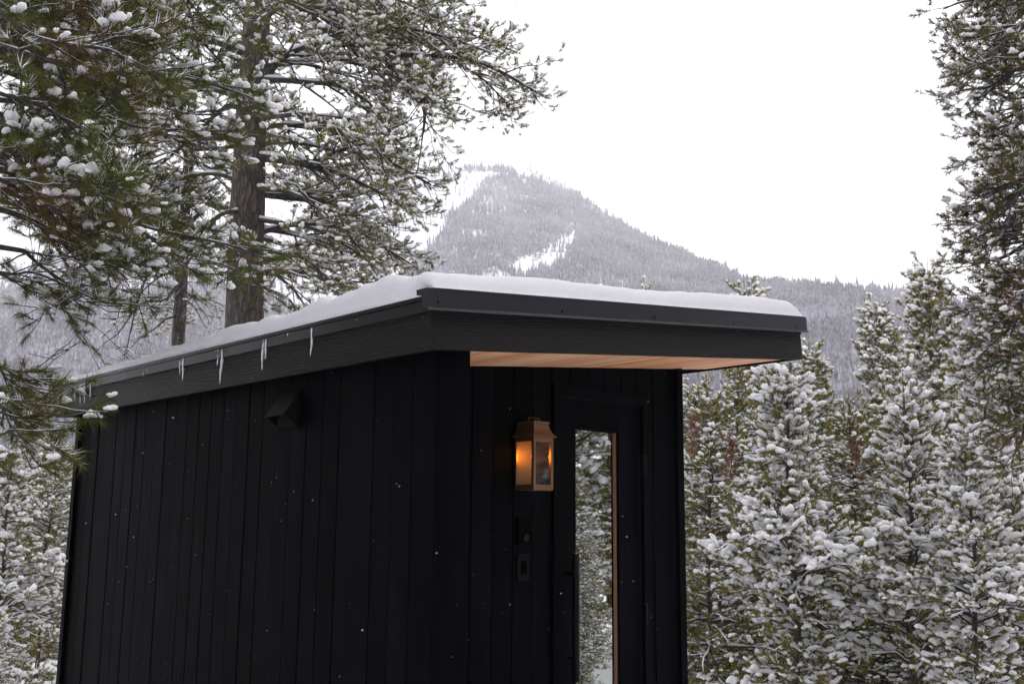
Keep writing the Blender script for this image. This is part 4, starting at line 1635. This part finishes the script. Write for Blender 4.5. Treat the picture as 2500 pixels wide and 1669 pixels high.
# ---- young pines: a few built from scratch, the rest copied from them
def young_pine(seed, h, spread, level='far', needle='needle_far', keep=0.95, amt=1.25, big=0.2, bark='bark_red', tsize=0.06, whorl=0.20, asc=0.35, dens=1.0, dead=False, r0=0.05, sparse=0.0, blobs=None, tw_per=9.0, pad=0.006):
    """meshes of a snow-laden young conifer standing at the origin"""
    r = np.random.default_rng(seed)
    B = np.zeros(3)
    P = trunk_poly(B, np.array([r.uniform(-.1, .1), r.uniform(-.1, .1), h]), r, 24, 0.010)
    tr_ = trunk_mesh(P, r0, 0.012, "trunk", M[bark], 9, 0.06, seed)
    limbs = []
    z = 0.12
    while z < h * 0.985:
        f = z / h
        Lm = spread * min(1, (1 - f) * 1.75 + 0.13) * (0.75 + 0.25 * math.sin(z * 3 + seed))
        if f < 0.10:
            Lm *= 0.85
        c = int(r.integers(4, 7))
        a0 = r.uniform(0, 6.28)
        for j in range(c):
            if r.uniform() < sparse:
                continue
            az = a0 + j * 6.283 / c + r.uniform(-0.3, 0.3)
            L = Lm * r.uniform(0.45, 1.25)
            d = np.array([math.sin(az), math.cos(az), 0])
            s = np.array([np.interp(z, P[:, 2], P[:, 0]), np.interp(z, P[:, 2], P[:, 1]), z + r.uniform(-.05, .05)])
            up = asc * (0.35 + f * 1.1) + r.normal(0, 0.13)
            sag = (0.16 + abs(r.normal(0, 0.16))) * (1 - f)
            m1 = s + d * L * 0.45 + np.array([0, 0, L * up * 0.45])
            e = s + d * L + np.array([0, 0, L * (up * 0.75 - sag)])
            limbs.append((curve([s, m1, e], 9, r, 0.03), 0.013 + 0.008 * L, False))
        z += whorl * r.uniform(0.75, 1.3) * (1.15 - 0.4 * f)
    # leader
    limbs.append((np.linspace([P[-2, 0], P[-2, 1], P[-2, 2]], [P[-1, 0], P[-1, 1], h + 0.18], 6), 0.012, False))
    wood, tw, need, sn = tree_mesh_parts(limbs, r, level, needle, keep, amt, big, dens, tsize=tsize, limb_snow=1.0, sec=0.36, twig=0.11, droop=0.12, tw_per=tw_per, start=0.12, lift=0.5, blobs=blobs, pad=pad)
    wa = Acc()
    for a in wood + [tw]:
        for v in a.v:
            pass
        off = wa.n
        for v in a.v:
            wa.v.append(v)
        for fcs, mi in a.f:
            wa.f.append((fcs + off, mi))
        wa.n += a.n
    return dict(trunk=tr_, branches=wa.mesh("branches", [M['bark_limb']]), needles=need.mesh("needles", [M[needle]]), snow_load=sn.mesh("snow_load", [M['snow']]), h=h)


KIND = {
    'heavy1': young_pine(101, 4.4, 0.98, keep=0.72, amt=0.76, big=0.30, tsize=0.060, whorl=0.21, dens=1.15, asc=0.45, blobs='hero', tw_per=10, pad=0.022),
    'heavy2': young_pine(102, 4.4, 1.02, keep=0.70, amt=0.76, big=0.28, tsize=0.060, whorl=0.24, dens=1.1, asc=0.6, sparse=0.12, blobs='hero', tw_per=10, pad=0.022),
    'dense': young_pine(103, 5.2, 1.15, keep=0.52, amt=0.62, big=0.15, tsize=0.066, whorl=0.20, dens=1.05, asc=0.25, tw_per=10),
    'narrow': young_pine(104, 6.5, 0.72, amt=0.62, big=0.12, tsize=0.080, whorl=0.20, dens=1.05, asc=0.5, keep=0.95, pad=0.012),
    'tall': young_pine(105, 8.0, 1.6, amt=0.58, big=0.12, tsize=0.095, whorl=0.30, dens=0.70, asc=0.35, keep=0.52, r0=0.09),
}


def plant(kind, px, ytop, dist, label, rot=0.0, name="young_pine", group=None, wid=1.0, hgt=None):
    """stand a copy of KIND where photo column PX is, DIST metres off, reaching up to photo row YTOP"""
    p = at(px, ytop, dist)
    top = p[2]
    z0 = float(ground_z(p[0], p[1])) - 0.05
    h = hgt or (top - z0)
    K = KIND[kind]
    s = h / (K['h'] + 0.15)
    t = empty(name, label, "pine tree", (p[0], p[1], z0), group)
    t.rotation_euler = (0, 0, rot)
    t.scale = (s * wid, s * wid, s)
    for nm in ('trunk', 'branches', 'needles', 'snow_load'):
        o = link(nm, K[nm], t)
        if nm != 'trunk':
            o["kind"] = "stuff"
    return t


S_ = DS
plant('heavy1', 1795 * S_, 838 * S_, 13.2, "snow-heaped young pine nearest the cabin's right wall, right of the porch corner", 0.4, wid=0.98)
plant('heavy2', 2058 * S_, 862 * S_, 13.8, "open-branched young pine with a bare grey stem, midway between cabin and right edge", 2.0, wid=0.88)
plant('heavy1', 2215 * S_, 985 * S_, 12.6, "low snow-laden young pine in front of the right edge pine", 3.7, wid=1.0)
plant('heavy2', 2262 * S_, 760 * S_, 15.0, "snow-crusted pine just left of the dark pine at the right edge", 5.0, wid=0.82)
plant('dense', 1612 * S_, 868 * S_, 15.5, "dense green pine showing just beside the cabin's right wall edge", 1.1, wid=1.0)
plant('dense', 1690 * S_, 842 * S_, 18.5, "dark green pine peeking out under the roof's right corner", 2.6, wid=1.0)
plant('narrow', 1862 * S_, 786 * S_, 21.0, "narrow frosted pine whose tip rises right of the roof corner", 0.3, wid=1.05)
plant('narrow', 2025 * S_, 692 * S_, 23.5, "tallest narrow frosted pine standing against the forested ridge", 1.9, wid=1.0)
plant('narrow', 1698 * S_, 652 * S_, 27.0, "frosted pine whose pointed top shows above the snowy roof near its right end", 4.1, wid=1.15)
plant('narrow', 1732 * S_, 682 * S_, 27.5, "small frosted pine tip right of the pointed one above the roof snow", 5.2, wid=0.7)
plant('narrow', 1489 * S_, 652 * S_, 29.0, "lone tiny pine tip poking above the middle of the roof snow", 2.2, wid=0.5)
plant('narrow', 2138 * S_, 590 * S_, 18.5, "leaning spired pine against the sky left of the right edge pine", 0.9, wid=0.95)
plant('dense', 1790 * S_, 800 * S_, 17.5, "pine with a brownish stem rising between the snow-heaped pine and the roof corner", 3.9, wid=0.8)
plant('dense', 2120 * S_, 900 * S_, 17.0, "mid green pine behind the open-branched young pine", 4.4)
plant('dense', 1950 * S_, 905 * S_, 18.0, "bushy frosted pine in the gap between the two snow-heaped young pines", 5.4)
plant('tall', 2310 * S_, 740 * S_, 21.0, "tall frosted pine behind the snow-crusted one at the right", 2.2, wid=0.8)
# left of the cabin
plant('heavy1', 40 * S_, 1035 * S_, 17.0, "snow-laden young pine in the lower left corner beside the cabin", 2.9, wid=1.0)
plant('dense', 128 * S_, 985 * S_, 21.0, "frosted pine close to the cabin's back corner on the left", 0.7, wid=0.9)
plant('dense', -60 * S_, 960 * S_, 20.0, "frosted pine cut by the left edge of the view", 3.3, wid=1.0)
plant('heavy2', -5 * S_, 1400 * S_, 11.0, "low snow-covered sapling in the bottom left corner", 1.3, wid=0.9)
plant('tall', 75 * S_, 940 * S_, 27.0, "taller frosted pine behind the two left of the cabin", 4.6, wid=1.0)
# farther rows that fill the wood; nothing sets them apart
rf = np.random.default_rng(31)
for i in range(62):
    if i >= 46:
        px = 760 + (i - 46 + rf.uniform(-0.3, 0.3)) * 52
        ytop = rf.uniform(900, 1000)
    elif i >= 34:
        px = 1600 + (i - 34 + rf.uniform(-0.3, 0.3)) * 82
        ytop = rf.uniform(1180, 1330)
    elif i < 22:
        px = 1560 + (i + rf.uniform(-0.3, 0.3)) * 50
        ytop = rf.uniform(930, 1010)
    else:
        px = -350 + (i - 22 + rf.uniform(-0.3, 0.3)) * 62
        ytop = rf.uniform(1060, 1110)
    d = rf.uniform(22, 38) if i < 34 or i >= 46 else rf.uniform(15.5, 19)
    k = ['dense', 'tall', 'narrow'][int(rf.integers(0, 3))] if i < 34 or i >= 46 else 'dense'
    plant(k, px, ytop, d, "snow-frosted pine deep in the wood behind the nearer young pines", rf.uniform(0, 6.28), name="woodland_pine", group="pines deep in the wood", wid=1.3)

# pines facing the porch, seen mirrored in the door's glass
for i, (x, y, h, k, lab) in enumerate([
        (8.6, -6.4, 5.6, 'heavy1', "snow-heaped pine facing the porch, seen mirrored in the door glass"),
        (10.2, -5.4, 6.4, 'dense', "dense pine facing the porch, mirrored along the right of the door glass"),
        (8.4, -8.6, 7.0, 'heavy2', "open pine facing the porch, mirrored along the left of the door glass"),
        (4.9, -2.6, 1.5, 'dense', "lowest bushy pine sapling in front of the porch, mirrored at the bottom of the glass"),
        (5.9, -3.6, 2.1, 'dense', "bushy pine sapling behind the lowest one mirrored in the door glass"),
        (13.0, -9.5, 9.0, 'tall', "tall pine behind the ones mirrored in the door glass"),
        (12.0, -12.5, 9.0, 'tall', "tall pine farthest back among those mirrored in the door glass"),
        (15.0, -7.5, 9.0, 'tall', "tall pine at the side of those mirrored in the door glass")]):
    K = KIND[k]
    s = h / K['h']
    t = empty("porch_side_pine", lab, "pine tree", (x, y, -0.05))
    t.rotation_euler = (0, 0, i * 1.3)
    t.scale = (s * 0.95, s * 0.95, s)
    for nm in ('trunk', 'branches', 'needles', 'snow_load'):
        o = link(nm, K[nm], t)
        if nm != 'trunk':
            o["kind"] = "stuff"

# the clearing's other side: tall pines behind and beside the place the photo is taken from
rw = np.random.default_rng(61)
for i in range(30):
    az = YAW + math.radians(68 + i * 224 / 29 + rw.uniform(-3, 3))
    dd = rw.uniform(11.0, 14.5) if i % 2 else rw.uniform(15, 20)
    x, y = CAM[0] + dd * math.sin(az), CAM[1] + dd * math.cos(az)
    if -2.5 < x < 5.5 and -1.5 < y < 7:
        continue
    K = KIND['tall']
    s = rw.uniform(11, 15) / K['h']
    t = empty("woodland_pine", "snow-frosted pine deep in the wood behind the nearer young pines", "pine tree", (x, y, -0.1), "pines deep in the wood")
    t["label"] = "tall frosted pine on the far side of the clearing, facing the cabin"
    t["group"] = "pines across the clearing"
    t.rotation_euler = (0, 0, rw.uniform(0, 6.28))
    t.scale = (s, s, s)
    for nm in ('trunk', 'branches', 'needles', 'snow_load'):
        o = link(nm, K[nm], t)
        if nm != 'trunk':
            o["kind"] = "stuff"

# rusty dead boughs hanging in the pines right of the cabin
def dead_bough(px, py, d, label, seed):
    r = np.random.default_rng(seed)
    p = at(px, py, d)
    n = 26
    P0 = np.array([0, 0, 0.22])
    L = curve([P0, np.array([0.05, 0, 0.05]), np.array([0.02, 0.03, -0.22])], 8, r, 0.03)
    pos = L[r.integers(0, 8, n)] + r.normal(0, 0.035, (n, 3))
    dr = norm(r.normal(0, 1, (n, 3)) + np.array([0, 0, -0.9]))
    a = Acc()
    bake(a, TN['far'], pos, dr, np.tile([0, 0, 1.0], (n, 1)), np.full(n, 0.06), 1, r)
    v, q = tubes(L[None], np.full((1, 8), 0.006), 5)
    a.add(v, q, 0)
    o = link("dead_bough", a.mesh("dead_bough", [M['bark_limb'], M['needle_dead']]), loc=tuple(p))
    tag(o, label, "bough")


dead_bough(1690, 1060, 14.2, "rusty red dead needles hanging in the pine beside the cabin's right wall", 1)
dead_bough(1782, 1110, 13.0, "rusty red dead needles low between the first two pines right of the cabin", 2)
dead_bough(2088, 1112, 13.3, "rusty red dead needles in the open-branched pine", 3)

# ------------------------------------------------------------------ falling snow
def build_flakes():
    r = np.random.default_rng(55)
    n = 480
    d = r.uniform(2.0, 6.0, n)
    px = r.uniform(-50, 2550, n)
    py = r.uniform(0, 1680, n)
    pos = np.array([at(a, b, c) for a, b, c in zip(px, py, d)])
    inside = (pos[:, 0] > -0.15) & (pos[:, 1] > -0.2)
    pos = pos[~inside]
    n = len(pos)
    acc = Acc()
    s = np.exp(r.normal(-6.88, 0.30, n))
    an = np.stack([r.uniform(0.7, 1.6, n), np.ones(n), r.uniform(0.7, 1.2, n)], 1)
    bake(acc, TB['tiny'], pos, r.normal(0, 1, (n, 3)), r.normal(0, 1, (n, 3)), s, 0, r, an)
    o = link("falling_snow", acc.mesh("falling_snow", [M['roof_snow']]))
    tag(o, "fine snowflakes drifting down in front of the black cabin", "snowflakes", kind="stuff")


build_flakes()

# ------------------------------------------------------------------ haze
hz = bpy.data.materials.new("haze")
hz.use_nodes = True
hn = hz.node_tree
hn.nodes.clear()
ho = hn.nodes.new("ShaderNodeOutputMaterial")
hv = hn.nodes.new("ShaderNodeVolumePrincipled")
hv.inputs["Color"].default_value = (0.995, 0.99, 1.0, 1)
hv.inputs["Density"].default_value = 0.00024
hn.links.new(hv.outputs[0], ho.inputs["Volume"])
v, f = box_vf(-3300, 3300, -3300, 3300, -12, 745)
a = Acc()
a.add(v, f)
h = link("haze", a.mesh("haze", [hz], smooth=False))
tag(h, "pale snowy haze filling the valley", "haze", kind="stuff")
